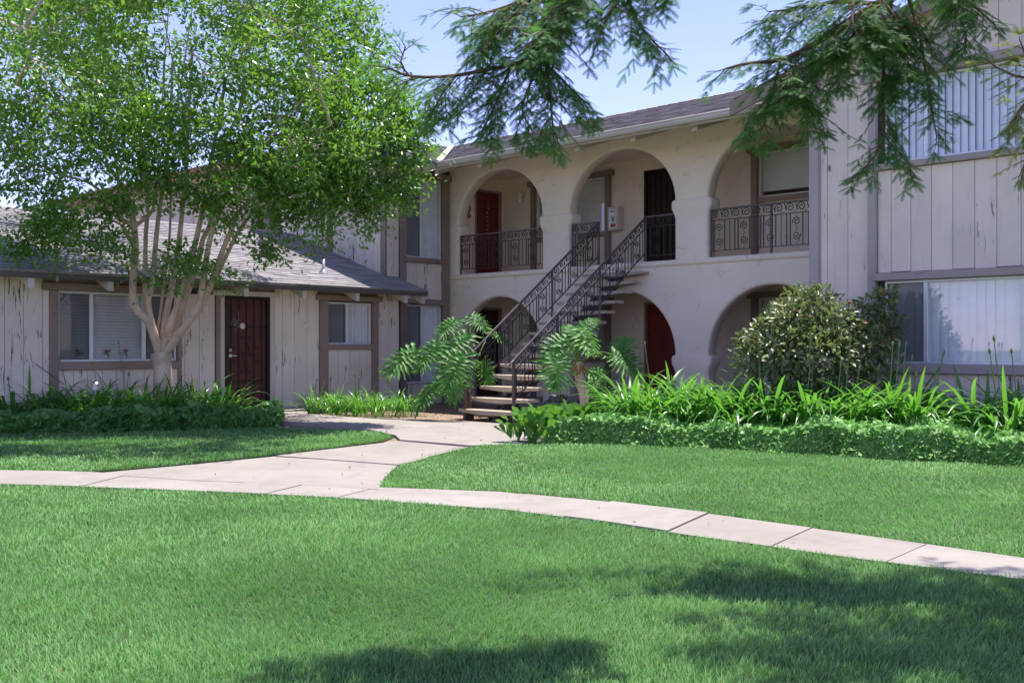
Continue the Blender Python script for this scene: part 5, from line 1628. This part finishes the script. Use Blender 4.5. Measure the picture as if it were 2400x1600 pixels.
for k, (px, d) in enumerate(((-70, 15.7), (-20, 16.2), (25, 15.75), (80, 16.25), (115, 15.75), (170, 16.3), (205, 15.85), (255, 16.3), (290, 15.85), (335, 16.15), (385, 15.75), (425, 15.95), (450, 16.4), (490, 16.05), (520, 16.3))):
    b = at(px, 0, d); b.z = 0
    left_c.append((px, d, clump('%s shaded strap-leaved clump from the left behind the dark ivy under the tree' % ORDS[k], GL_, b, 0.92, 72, wide=2.0)))
add_stalks([(140, 822, 165), (218, 838, 235), (279, 785, 294), (301, 860, 302), (60, 850, 80), (20, 870, 40), (345, 875, 350), (480, 880, 478)], left_c)
m = MB(); a = at(150, 900, 16.1); b2 = at(82, 852, 16.0)
m.tube([a, b2], 0.006, 5); dk = m.build('dry_stalk', M_DARK, left_c[4][2])

# ------------------------------------------------------------------ ivy banks
IVT_o = [(-0.05, 0.0), (-0.16, 0.30), (0.18, 0.52), (0.36, 0.30), (0.66, 0.40), (0.70, 0.18), (1.0, 0.0), (0.70, -0.18), (0.66, -0.40), (0.36, -0.30), (0.18, -0.52), (-0.16, -0.30)]
ivv = [(0.35, 0, 0.05)] + [(x, y, -0.10 * abs(y) - 0.06 * max(0, x - 0.5)) for x, y in IVT_o]
ivf = [(0, 1 + (i + 1) % 12, 1 + i) for i in range(12)]
IVY_T = (ivv, ivf)
def ivy(name, label, cat, front, back, depth, H, dens, size, mat, seed=0.0):
    fr_ = smooth_path(front, 6)
    L = arc(fr_)
    back = Vector(back).normalized()
    n = int(L[-1] * (depth + H * 1.3) * dens)
    fa = np.array([(p.x, p.y) for p in fr_])
    tt = rng.random(n) * L[-1]
    fx = np.interp(tt, L, fa[:, 0]); fy = np.interp(tt, L, fa[:, 1])
    q = rng.random(n) ** 1.35
    endf = np.clip(np.minimum(tt, L[-1] - tt) / 0.45, 0.0, 1) ** 0.5
    lump = 1 + 0.16 * np.sin(tt * 1.7 + seed) + 0.10 * np.sin(tt * 9.1 + 4 * q) + 0.09 * np.sin(tt * 5.3 + 2 * seed) + 0.09 * np.sin(q * depth * 6 + tt * 3)
    x_ = q * depth
    prof = np.clip(1 - np.exp(-x_ / 0.13), 0, 1)
    hz = rng.random(n)
    frontm = rng.random(n) < 0.42
    x_ = np.where(frontm, 0.02 + 0.10 * hz + 0.03 * np.sin(tt * 7), x_)
    top = H * lump * (0.55 + 0.45 * endf)
    z = np.where(frontm, top * (0.03 + 0.95 * hz), top * prof) + rng.normal(size=n) * 0.018
    x_ = x_ - 0.10 * np.sin(tt * 1.9 + seed) * 0.4 - 0.05 * np.sin(tt * 4.7)
    P = np.stack([fx + back.x * x_, fy + back.y * x_, np.maximum(z, 0.015)], 1)
    out = np.where(frontm[:, None], np.array([-back.x, -back.y, 0.35])[None], np.array([-back.x * 0.25, -back.y * 0.25, 1.0])[None])
    Nn = unit(out + rng.normal(size=(n, 3)) * 0.55)
    Dn = unit(np.array([-back.x, -back.y, -0.9])[None] + rng.normal(size=(n, 3)) * 0.7)
    V, Fc = scatter(*IVY_T, P, Dn, Nn, size * rng.uniform(0.6, 1.25, n))
    return tag(np_obj(name, V, Fc, mat, None, 'stuff'), label, cat)
IF = [ground(*p) for p in ((1275, 1042), (1330, 1043), (1400, 1044), (1560, 1050), (1700, 1057), (1850, 1066), (2000, 1076), (2200, 1088), (2400, 1100), (2650, 1115), (3100, 1142), (3600, 1180))]
ivy('ivy_bank', 'low clipped bank of pale sunlit ivy along the right lawn', 'ivy', IF, (0.95, 0.3, 0), 1.15, 0.31, 2400, 0.068, M_IVY, 1.0)
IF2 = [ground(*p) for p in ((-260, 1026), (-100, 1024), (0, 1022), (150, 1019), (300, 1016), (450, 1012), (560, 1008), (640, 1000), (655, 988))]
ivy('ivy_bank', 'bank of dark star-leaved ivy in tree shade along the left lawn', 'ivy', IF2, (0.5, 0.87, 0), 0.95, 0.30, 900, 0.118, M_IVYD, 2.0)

# ------------------------------------------------------------------ round-leaved fleshy plants beside the stairs
def paddle_mesh():
    m = MB(); vs, fs = [], []
    rows = [(0.0, 0.03), (0.15, 0.06), (0.35, 0.22), (0.55, 0.36), (0.75, 0.40), (0.90, 0.30), (0.98, 0.14)]
    for (x, w) in rows:
        for s in (-1, -0.5, 0, 0.5, 1):
            vs.append((x, w * s, 0.16 * (s * w) ** 2 * 4 + 0.12 * x * x))
    for r in range(len(rows) - 1):
        for j in range(4): fs.append((r * 5 + j, r * 5 + j + 1, r * 5 + 6 + j, r * 5 + 5 + j))
    m.add(vs, fs, True)
    return m.mesh('leaf', M_PADD)
PADD = paddle_mesh()
PADL = ['fleshy round-leaved plant nearest the paving, with a yellowing leaf', 'big fleshy round-leaved plant second from the paving', 'fleshy round-leaved plant third from the paving beside the stair foot', 'fleshy round-leaved plant at the left tip of the pale ivy', 'fleshy round-leaved plant in front of the leaning philodendron trunk', 'fleshy round-leaved plant just right of the leaning philodendron trunk', 'fleshy round-leaved plant second from the strap-leaved clumps', 'fleshy round-leaved plant touching the first strap-leaved clump', 'fleshy round-leaved plant in the rear row under the split leaves', 'small fleshy round-leaved plant in the rear row next to the black bag']
GPD = 'fleshy round-leaved plants at the foot of the stairs'
for k, (px, d, s, n) in enumerate(((1215, 13.3, 0.25, 22), (1255, 13.25, 0.28, 26), (1285, 13.6, 0.28, 24), (1310, 13.4, 0.27, 24), (1345, 13.9, 0.27, 22), (1385, 14.0, 0.26, 22), (1430, 14.05, 0.26, 22), (1475, 13.95, 0.25, 20), (1420, 14.4, 0.26, 20), (1325, 14.2, 0.25, 16))):
    b = at(px, 0, d); b.z = 0
    t = thing('paddle_plant', PADL[k], 'plant', b, GPD)
    for i in range(int(n * 1.9)):
        az = random.uniform(0, 6.28); el = math.radians(random.uniform(15, 80))
        h = random.uniform(0.03, 0.36)
        c = b + Vector((math.cos(az) * 0.20 * random.random(), math.sin(az) * 0.20 * random.random(), h))
        D = Vector((math.cos(az) * math.cos(el), math.sin(az) * math.cos(el), math.sin(el)))
        up = Vector((-math.cos(az), -math.sin(az), 1.0))
        q = s * random.uniform(0.50, 0.80)
        inst('leaf', PADD, t, frame(c, D, up) @ Matrix.Rotation(random.uniform(-.5, .5), 4, 'X') @ Matrix.Diagonal((q, q * 0.92, q, 1)))
    m = MB(); m.tube([b, b + Vector((0, 0, 0.3))], 0.018, 6); m.build('stem', M_STALK, t)

# ------------------------------------------------------------------ split-leaf philodendrons
def phil_mesh(seed):
    r = random.Random(seed)
    m = MB()
    nl_ = 11
    def mid(t): return Vector((t, 0, -0.16 * t * t + 0.04 * math.sin(3 * t)))
    for side in (1, -1):
        for k in range(nl_):
            t = 0.02 + 0.88 * k / (nl_ - 1)
            ang = math.radians(128 - 104 * (k / (nl_ - 1)) ** 0.85 + r.uniform(-4, 4))
            ln = (0.46 + 0.17 * math.sin(math.pi * min(1, (k + 1.0) / nl_ * 0.9))) * (1 - 0.45 * (k / nl_) ** 1.8) * r.uniform(0.80, 1.14)
            w0 = 0.130 - 0.055 * k / nl_
            p0 = mid(t)
            d = Vector((math.cos(ang), side * math.sin(ang), 0))
            e = Vector((-d.y, d.x, 0))
            vs, fs = [], []
            nseg = 9
            ph = r.uniform(0, 6.28)
            for q in range(nseg + 1):
                u = q / nseg
                w = w0 * (1.0 - 0.30 * u if u < 0.6 else (0.82 - 0.8 * ((u - 0.6) / 0.4) ** 1.6)) * 0.5 * (1 + 0.34 * math.sin(u * 13 + ph) * min(1, u * 3))
                w = max(w, 0.004)
                bend = d * (ln * u) + Vector((0.10 * u * u * ln, 0, -0.26 * u * u * ln - 0.02 * math.sin(u * 7 + ph) + 0.05 * u))
                c = p0 + bend
                rip = 0.018 * math.sin(u * 8 + ph)
                vs += [c - e * w + Vector((0, 0, 0.022 + rip)), c + Vector((0, 0, -0.006)), c + e * w + Vector((0, 0, 0.022 - rip))]
            for q in range(nseg):
                for j in (0, 1): fs.append((3 * q + j, 3 * q + j + 1, 3 * q + 4 + j, 3 * q + 3 + j))
            m.add(vs, fs, True)
    vs, fs = [], []
    for q in range(8):
        t = q / 7 * 1.06
        c = mid(t); w = 0.05 * (1 - 0.8 * t)
        vs += [c + Vector((0, -w, 0.012)), c + Vector((0, 0, 0.0)), c + Vector((0, w, 0.012))]
    for q in range(7):
        for j in (0, 1): fs.append((3 * q + j, 3 * q + j + 1, 3 * q + 4 + j, 3 * q + 3 + j))
    m.add(vs, fs, True)
    return m.mesh('leaf', M_PHIL)
PHIL = [phil_mesh(k) for k in range(4)]
def phil_leaf(t, root, a, tip, da, dt_, k, wide=1.0, up=None):
    A, T = at(a[0], a[1], da), at(tip[0], tip[1], dt_)
    D = T - A
    s = D.length / 1.0
    U = Vector(up) if up else Vector((0, 0, 1.0)) + (Vector((0, 0, 0)) - FW) * 0.35
    lf = inst('leaf', PHIL[k % 4], t, frame(A, D, U) @ Matrix.Rotation(0.0, 4, 'Y') @ Matrix.Diagonal((s, s * wide, s, 1)))
    m = MB(); root = Vector(root)
    mid_ = root.lerp(A, 0.55) + Vector((0, 0, 0.10))
    sp = smooth_path([root, mid_, A], 4); m.tube(sp, taper(len(sp), 0.017, 0.010), 6)
    m.build('leaf_stem', M_STALK, t)
rb = at(1098, 0, 17.7); rb.z = 0
t1 = thing('philodendron', 'large philodendron with deeply cut leaves left of the stairs', 'plant', rb)
m = MB(); m.tube([rb + Vector((0, 0, -0.05)), rb + Vector((0.03, 0.02, 0.2)), rb + Vector((0, 0.05, 0.5))], [0.10, 0.09, 0.07], 9); m.build('trunk', M_RBARK, t1)
r0 = rb + Vector((0, 0.05, 0.48))
for k, (a, tip, da, dt_, w, fc) in enumerate((
        ((972, 822), (910, 872), 17.6, 17.3, 1.0, 0.7), ((1026, 806), (984, 862), 17.3, 17.0, 1.05, 0.6), ((1080, 836), (1046, 910), 17.0, 16.7, 1.05, 1.0),
        ((1030, 898), (974, 955), 17.2, 16.9, 0.9, 0.5), ((1094, 788), (1040, 836), 17.5, 17.2, 1.05, 0.9), ((1105, 742), (1140, 770), 18.2, 18.1, 1.2, 0.8),
        ((1066, 752), (1030, 786), 17.8, 17.6, 1.1, 0.6), ((1068, 880), (1060, 940), 17.0, 16.8, 0.9, 1.0),
        ((1150, 778), (1190, 800), 18.6, 18.7, 1.0, 0.8), ((1130, 850), (1150, 900), 17.9, 17.9, 0.9, 1.0))):
    phil_leaf(t1, r0, a, tip, da, dt_, k, w, up=Vector((random.uniform(-.25, .25), random.uniform(-.25, .25), 1.0)) - FW * fc)
rb = at(1372, 0, 15.9); rb.z = 0
t2 = thing('philodendron', 'philodendron with a scarred leaning trunk right of the stairs', 'plant', rb)
tp = smooth_path([rb + Vector((0, 0, -0.05)), at(1368, 930, 15.9), at(1360, 895, 15.9), at(1355, 862, 15.9), at(1354, 848, 15.9)], 4)
m = MB(); m.tube(tp, [0.066 + 0.006 * math.sin(i * 2.2) for i in range(len(tp))], 10); tr2 = m.build('trunk', M_BARK, t2)
for i in range(22):
    q = tp[3 + i % (len(tp) - 4)]; a = random.uniform(0, 6.28)
    m = MB(); c = q + Vector((math.cos(a) * 0.062, math.sin(a) * 0.062, random.uniform(-.02, .02)))
    m.tube([c + Vector((0, 0, -0.02)), c + Vector((math.cos(a) * .012, math.sin(a) * .012, 0.0)), c + Vector((math.cos(a) * .004, math.sin(a) * .004, 0.022))], [0.02, 0.022, 0.006], 5)
    m.build('leaf_scar', M_BARK, tr2)
m = MB()
for i in range(14):
    a = random.uniform(0, 6.28); c = at(1354, 856 + random.uniform(-4, 14), 15.9)
    m.tube([c + Vector((math.cos(a) * .06, math.sin(a) * .06, 0.03)), c + Vector((math.cos(a) * .09, math.sin(a) * .09, -0.02)), c + Vector((math.cos(a) * .085, math.sin(a) * .085, -0.12))], [0.008, 0.014, 0.003], 4)
m.build('dry_sheath', M_ORANGE, t2)
r0 = at(1354, 850, 15.9)
for k, (a, tip, da, dt_, w) in enumerate((
        ((1356, 772), (1385, 822), 15.8, 15.45, 1.15), ((1330, 800), (1288, 838), 15.7, 15.4, 1.2), ((1304, 840), (1300, 908), 15.4, 15.15, 1.2),
        ((1437, 832), (1496, 868), 16.6, 16.5, 1.3), ((1406, 918), (1398, 862), 16.6, 16.8, 1.2), ((1366, 770), (1390, 745), 16.0, 16.2, 1.1), ((1345, 775), (1320, 765), 15.9, 15.9, 1.2), ((1450, 835), (1470, 790), 16.8, 17.0, 1.1), ((1378, 890), (1420, 925), 16.4, 16.3, 1.0))):
    phil_leaf(t2, r0, a, tip, da, dt_, k + 1, w, up=Vector((random.uniform(-.3, .3), random.uniform(-.3, .3), 1.0)) - FW * random.uniform(0.5, 1.2))
rb = at(1330, 0, 17.0); rb.z = 0

# ------------------------------------------------------------------ bush in front of the wing
bb = at(1915, 0, 13.9); bb.z = 0
bush = thing('flowering_bush', 'dense bush of glossy leaves with small rust-orange flowers before the wing', 'bush', bb)
m = MB()
tips = []
for i in range(16):
    a = random.uniform(0, 6.28); rr = random.uniform(0.2, 0.85)
    e = bb + Vector((math.cos(a) * rr, math.sin(a) * rr, random.uniform(0.9, 1.7)))
    m.tube(smooth_path([bb + Vector((random.uniform(-.08, .08), random.uniform(-.08, .08), 0)), bb.lerp(e, 0.5) + Vector((random.uniform(-.1, .1), random.uniform(-.1, .1), 0.05)), e], 3), taper(7, 0.022, 0.005), 5)
m.build('branch', M_BARK, bush)
PB, OB = [], []
for (px, py, dd, r, n) in ((1900, 745, 0, 0.36, 620), (1850, 760, -0.2, 0.34, 560), (1960, 770, -0.2, 0.34, 560), (1800, 800, 0, 0.32, 480), (1765, 840, -0.1, 0.26, 300), (1850, 830, -0.35, 0.40, 720), (1930, 830, -0.4, 0.42, 780), (2010, 820, -0.2, 0.36, 560), (2020, 750, 0.1, 0.26, 320), (2060, 712, 0.15, 0.20, 200), (2085, 690, 0.15, 0.10, 60), (2060, 790, 0.2, 0.26, 300), (2085, 765, 0.3, 0.2, 180), (2060, 850, 0, 0.28, 300), (1880, 700, 0.1, 0.18, 150), (1920, 690, 0.0, 0.12, 70), (1850, 710, 0.1, 0.16, 120), (1745, 800, 0, 0.12, 60), (2000, 870, -0.3, 0.3, 300), (1860, 880, -0.3, 0.35, 400), (1920, 760, 0.5, 0.5, 500)):
    c = np.array(at(px, py, 13.7 + dd))
    v = rand_dirs(n) * (rng.random(n)[:, None] ** 0.33) * r
    PB.append(c + v); OB.append(unit(v))
PB, OB = np.concatenate(PB), np.concatenate(OB)
Dn = unit(OB * 0.9 + rng.normal(size=PB.shape) * 0.6 + np.array([0, 0, -0.15]))
Nn = unit(OB * 0.25 + rng.normal(size=PB.shape) * 0.4 + np.array([0, 0, 0.9]))
BL = ([(0, 0, 0), (0.3, 0.17, 0.05), (0.7, 0.17, 0.03), (1, 0, -0.08), (0.7, -0.17, 0.03), (0.3, -0.17, 0.05), (0.35, 0, 0.0), (0.7, 0, -0.02)],
      [(0, 6, 1), (1, 6, 7), (1, 7, 2), (2, 7, 3), (0, 5, 6), (5, 7, 6), (5, 4, 7), (4, 3, 7)])
V, Fc = scatter(*BL, PB, Dn, Nn, rng.uniform(0.07, 0.13, len(PB)))
np_obj('foliage', V, Fc, M_BUSH, bush, 'stuff')
for (px, py) in ((1836, 720), (1868, 730), (1992, 708), (2066, 684), (2028, 757), (1985, 793), (2005, 803), (2055, 816), (2070, 806), (1965, 795), (1764, 798), (1985, 790), (1900, 742), (1930, 800)):
    c = at(px, py, 13.25)
    m = MB()
    for q in range(5):
        a = q * 1.257 + random.random(); d = Vector((math.cos(a), math.sin(a), random.uniform(-.2, .6)))
        m.tube([c, c + d * 0.018, c + d * 0.03], [0.004, 0.010, 0.004], 4)
    m.build('flower', M_ORANGE, bush)

# ------------------------------------------------------------------ small things
e = at(1098, 498, 23.2)
bx, by = 16.33, YT
orn = thing('wall_ornament', 'small rust-coloured wall ornament left of the upper red door', 'ornament', (bx, by - 0.03, 4.1))
zc = at(1098, 498, (bx * FW.x + by * FW.y)).z
m = MB(); m.tube([(bx + 0.055 * math.cos(a), by - 0.035, zc + 0.07 + 0.055 * math.sin(a)) for a in np.linspace(0, 6.2832, 16)], 0.018, 6); m.build('ring', M_ORANGE, orn)
m = MB()
for a in (-0.7, -0.35, 0, 0.35, 0.7): m.tube([(bx, by - 0.035, zc), (bx + 0.10 * math.sin(a), by - 0.04, zc - 0.14 * math.cos(a))], [0.012, 0.018], 5)
m.build('pendant', M_ORANGE, orn)
# shiny string on the red door
dh = thing('door_hanging', 'string of small shiny charms hanging on the upper red door', 'ornament', (17.0, YT - 0.01, 4.6))
m = MB(); m.tube([(17.0, YT + 0.04, 4.62), (17.0, YT + 0.04, 3.95)], 0.006, 5); m.build('string', M_DARK, dh)
for k in range(7):
    m = MB(); z = 4.58 - k * 0.10; m.lathe([(0.001, -0.022), (0.022, 0.0), (0.001, 0.022)], 6, (17.0 + random.uniform(-.02, .02), YT + 0.03, z)); m.build('charm', M_METAL, dh)
# wall lamp between door and window on the balcony
lx, ly, lz = XB, 16.25, 4.62
wl = thing('balcony_lamp', 'white wall lamp with a jar glass beside the upper balcony window', 'lamp', (lx, ly, lz))
m = MB(); m.lathe([(0.0, 0.21), (0.075, 0.21), (0.08, 0.19), (0.08, 0.13), (0.06, 0.12)], 14, (lx - 0.11, ly, lz)); m.box(lx - 0.05, lx - 0.001, ly - 0.05, ly + 0.05, lz + 0.10, lz + 0.22, 0.006); m.build('cap', M_WHITE, wl)
m = MB(); m.lathe([(0.058, 0.12), (0.066, 0.05), (0.062, -0.01), (0.03, -0.03), (0.0, -0.032)], 14, (lx - 0.11, ly, lz)); m.build('glass_jar', M_LAMPG, wl)
# fire extinguisher cabinet
cy = 13.47
cb = thing('extinguisher_cabinet', 'ivory fire extinguisher cabinet with a printed front at the stair head', 'cabinet', (XB, cy, 3.70))
c0, c1 = cy - 0.19, cy + 0.10
m = MB(); m.box(XB - 0.24, XB - 0.092, c0, c1, 3.72, 4.22, 0.01); m.build('body', M_BOX, cb)
m = MB(); m.box(XB - 0.092, XB, c0 + 0.05, c1 - 0.1, 3.8, 4.15); m.build('bracket', M_BOX, cb)
m = MB(); m.box(XB - 0.247, XB - 0.241, c0 + 0.045, c1 - 0.045, 3.77, 4.17, 0.002); fp_ = m.build('front_label', M_PRINTW, cb)
m = MB(); m.box(XB - 0.250, XB - 0.2475, c0 + 0.07, c1 - 0.09, 3.79, 3.86); m.build('red_print', M_RED, fp_)
m = MB(); m.add([(XB - 0.2485, c0 + 0.11, 3.90), (XB - 0.2485, c0 + 0.16, 3.90), (XB - 0.2485, c0 + 0.20, 4.06), (XB - 0.2485, c0 + 0.14, 3.98), (XB - 0.2485, c0 + 0.09, 4.04)], [(0, 4, 3), (0, 3, 2), (0, 2, 1)]); m.build('green_print', M_GREENP, fp_)
m = MB(); m.box(XB - 0.250, XB - 0.2475, c0 + 0.09, c1 - 0.07, 4.11, 4.13); m.build('red_print', M_RED, fp_)
# hanging feeder at the eave
hf = at(945, 421, 21.9)
fd = thing('hanging_feeder', 'tiny pink hanging feeder under the eave by the tall window', 'feeder', hf)
m = MB(); m.lathe([(0.0, -0.05), (0.045, -0.035), (0.055, 0.0), (0.045, 0.045), (0.0, 0.06)], 10, hf); m.build('bulb', M_PINK, fd)
m = MB(); m.lathe([(0.0, -0.10), (0.05, -0.09), (0.05, -0.07), (0.0, -0.06)], 10, hf); m.build('tray', M_TEAL, fd)
m = MB(); m.tube([hf + Vector((0, 0, 0.06)), Vector((hf.x, hf.y, 5.12))], 0.004, 4); m.build('cord', M_DARK, fd)
# garden lamp in the strap leaves
gp = at(224, 0, 15.9); gp.z = 0
zt = at(224, 892, 15.9).z
ga = thing('garden_lamp', 'small metal garden lamp poking out of the strap leaves', 'lamp', gp)
m = MB(); m.lathe([(0.02, 0.0), (0.02, zt - 0.14)], 8, gp); m.build('post', M_GALV, ga)
m = MB(); m.lathe([(0.055, zt - 0.14), (0.05, zt - 0.05)], 10, gp); m.build('lens', M_LAMPG, ga)
m = MB(); m.lathe([(0.10, zt - 0.06), (0.09, zt - 0.04), (0.045, zt - 0.01), (0.015, zt + 0.005), (0.0, zt + 0.008)], 14, gp); m.build('cap', M_METAL, ga)
# flower pots behind the big window
for (px, col, lab) in ((180, M_ORANGE, 'small potted plant with a dull orange bloom behind the left pane'), (249, M_PINK, 'small white pot of pink flowers left of the tree behind the blind window'), (292, M_PINK, 'small white pot of pink flowers nearest the tree trunk on the window sill')):
    u = px / 2400.0 - 0.5
    k = (FW.x + u * RT.x) / (FW.y + u * RT.y)
    yy = YL + 0.105
    c = Vector((k * yy, yy, LW[2] + 0.036))
    t = thing('flower_pot', lab, 'potted plant', c, 'flower pots on the window sill')
    m = MB(); m.lathe([(0.0, 0.0), (0.028, 0.0), (0.036, 0.06), (0.030, 0.06)], 10, c); m.build('pot', M_WHITE, t)
    P = np.array(c)[None] + np.array([0, 0, 0.10]) + rng.normal(size=(26, 3)) * np.array([0.035, 0.012, 0.025])
    V, Fc = scatter(*LEAF_T, P, rand_dirs(26), rand_dirs(26, 1.0), np.full(26, 0.045)); np_obj('foliage', V, Fc, M_IVYD, t)
    m = MB()
    for q in range(5):
        o = c + Vector((random.uniform(-.045, .045), -0.015, 0.14 + random.uniform(-.02, .03)))
        m.lathe([(0.0, -0.014), (0.018, 0.0), (0.0, 0.014)], 6, o)
    m.build('blossom', col, t)
# bouquet on the low door
wr = thing('door_bouquet', 'pale bouquet with a cream flower hung on the maroon screened door', 'bouquet', (10.10, YL, 1.70))
m = MB(); m.lathe([(0.0, 0.0), (0.055, 0.0), (0.06, 0.012), (0.02, 0.02), (0.0, 0.02)], 14, (0, 0, 0))
vv = [(10.20 + p[0], YL - 0.015 - p[2], 1.63 + p[1]) for p in m.v]; m.v = vv; m.build('cream_flower', M_CREAM, wr)
P = np.array([(10.07, YL - 0.012, 1.67)]) + rng.normal(size=(30, 3)) * np.array([0.035, 0.004, 0.045])
V, Fc = scatter(*LEAF_T, P, rand_dirs(30) * np.array([1, 0.1, 1]), np.tile(np.array([[0, -1, 0.1]]), (30, 1)), np.full(30, 0.045)); np_obj('leaves', V, Fc, M_TEAL, wr)
m = MB(); m.box(10.10, 10.17, YL - 0.014, YL - 0.008, 1.66, 1.80); m.build('ribbon', M_DOORS, wr)
m = MB(); m.tube([(10.12, YL - 0.01, 1.76), (10.12, YL - 0.01, 1.90)], 0.004, 4); m.build('hook', M_GALV, wr)
# shiny black bag on the soil by the stairs
bg_ = at(1313, 0, 16.3); bg_.z = 0
m = MB(); vs, fs = [], []
NB, NR = 26, 14
for r in range(NR + 1):
    ph = math.pi * r / NR
    for k in range(NB):
        a = 2 * math.pi * k / NB
        rr = 0.30 * (1 + 0.10 * math.sin(5 * a + 3 * ph) + 0.08 * math.sin(9 * a - 5 * ph) + 0.05 * math.sin(17 * a + 9 * ph))
        vs.append((bg_.x + rr * math.sin(ph) * math.cos(a), bg_.y + rr * math.sin(ph) * math.sin(a), max(0.0, 0.22 - rr * 0.82 * math.cos(math.pi - ph) * -1)))
for r in range(NR):
    for k in range(NB): fs.append((r * NB + k, (r + 1) * NB + k, (r + 1) * NB + (k + 1) % NB, r * NB + (k + 1) % NB))
m.add(vs, fs, False)
ob = m.build('plastic_bag', M_BLACKBAG); tag(ob, 'shiny crumpled black bag on the soil under the stair side', 'bag')
# leafy plant on the balcony by the wing corner
hb = at(1900, 0, 16.3); hb = Vector((XA - 0.25, 7.62, 3.62))
bpn = thing('balcony_plant', 'trailing dark-leaved plant spilling over the balcony beside the wing corner', 'plant', hb)
P, D = [], []
for s in range(9):
    q = Vector((XA - 0.02, 7.75 + random.uniform(-.12, .25), 4.3 + random.uniform(-.5, .35)))
    for k in range(16):
        q = q + Vector((random.uniform(-.02, .02), random.uniform(-.03, .04), -0.055))
        P.append(tuple(q)); D.append((random.uniform(-1, 0.2), random.uniform(-1, 1), -0.8))
P, D = np.array(P), np.array(D)
V, Fc = scatter(*BL, P, D, rand_dirs(len(P), 0.3) + np.array([-0.6, -0.3, 0]), rng.uniform(0.07, 0.12, len(P)))
np_obj('foliage', V, Fc, M_IVYD, bpn)
m = MB(); m.lathe([(0.0, 0.0), (0.11, 0.0), (0.14, 0.24), (0.12, 0.24), (0.1, 0.2)], 12, (XA + 0.17, 7.75, 2.85)); m.build('pot', M_ORANGE, bpn)
m = MB(); m.tube([(XA + 0.17, 7.75, 2.95), (XA + 0.1, 7.72, 3.6), (XA + 0.0, 7.74, 4.4)], [0.02, 0.014, 0.006], 5); m.build('stem', M_BARK, bpn)

# ------------------------------------------------------------------ litter on the soil and paving
def litter(name, label, pts, n, size, mat, z=0.0):
    poly = [ground(*p) for p in pts]
    P2 = np.array([(p.x, p.y) for p in poly]); lo, hi = P2.min(0), P2.max(0)
    x = rng.uniform(lo[0], hi[0], n * 4); y = rng.uniform(lo[1], hi[1], n * 4)
    k = in_poly(x, y, [tuple(p) for p in P2]); x, y = x[k][:n], y[k][:n]
    P = np.stack([x, y, np.full(len(x), z) + rng.random(len(x)) * 0.012], 1)
    V, Fc = scatter(*LEAF_T, P, rand_dirs(len(x)) * np.array([1, 1, 0.25]), rand_dirs(len(x), 2.0), rng.uniform(0.4, 1.3, len(x)) * size)
    tag(np_obj(name, V, Fc, mat, None, 'stuff'), label, 'leaf litter')
litter('leaf_litter', 'dry brown leaves scattered on the soil round the stair foot', [(930, 935), (1180, 930), (1420, 935), (1250, 1000), (1090, 986), (960, 981)], 1500, 0.06, M_LITTER, 0.0)
litter('leaf_litter', 'few dry leaves and crumbs along the edge of the paving', [(880, 1000), (1180, 1000), (2400, 1340), (2380, 1366), (800, 1172), (200, 1140)], 90, 0.035, M_LITTER, 0.036)
litter('leaf_litter', 'dry leaves on the bare strip between ivy and paving', [(640, 990), (860, 1008), (930, 1022), (860, 1014), (650, 1006)], 160, 0.05, M_LITTER, 0.0)
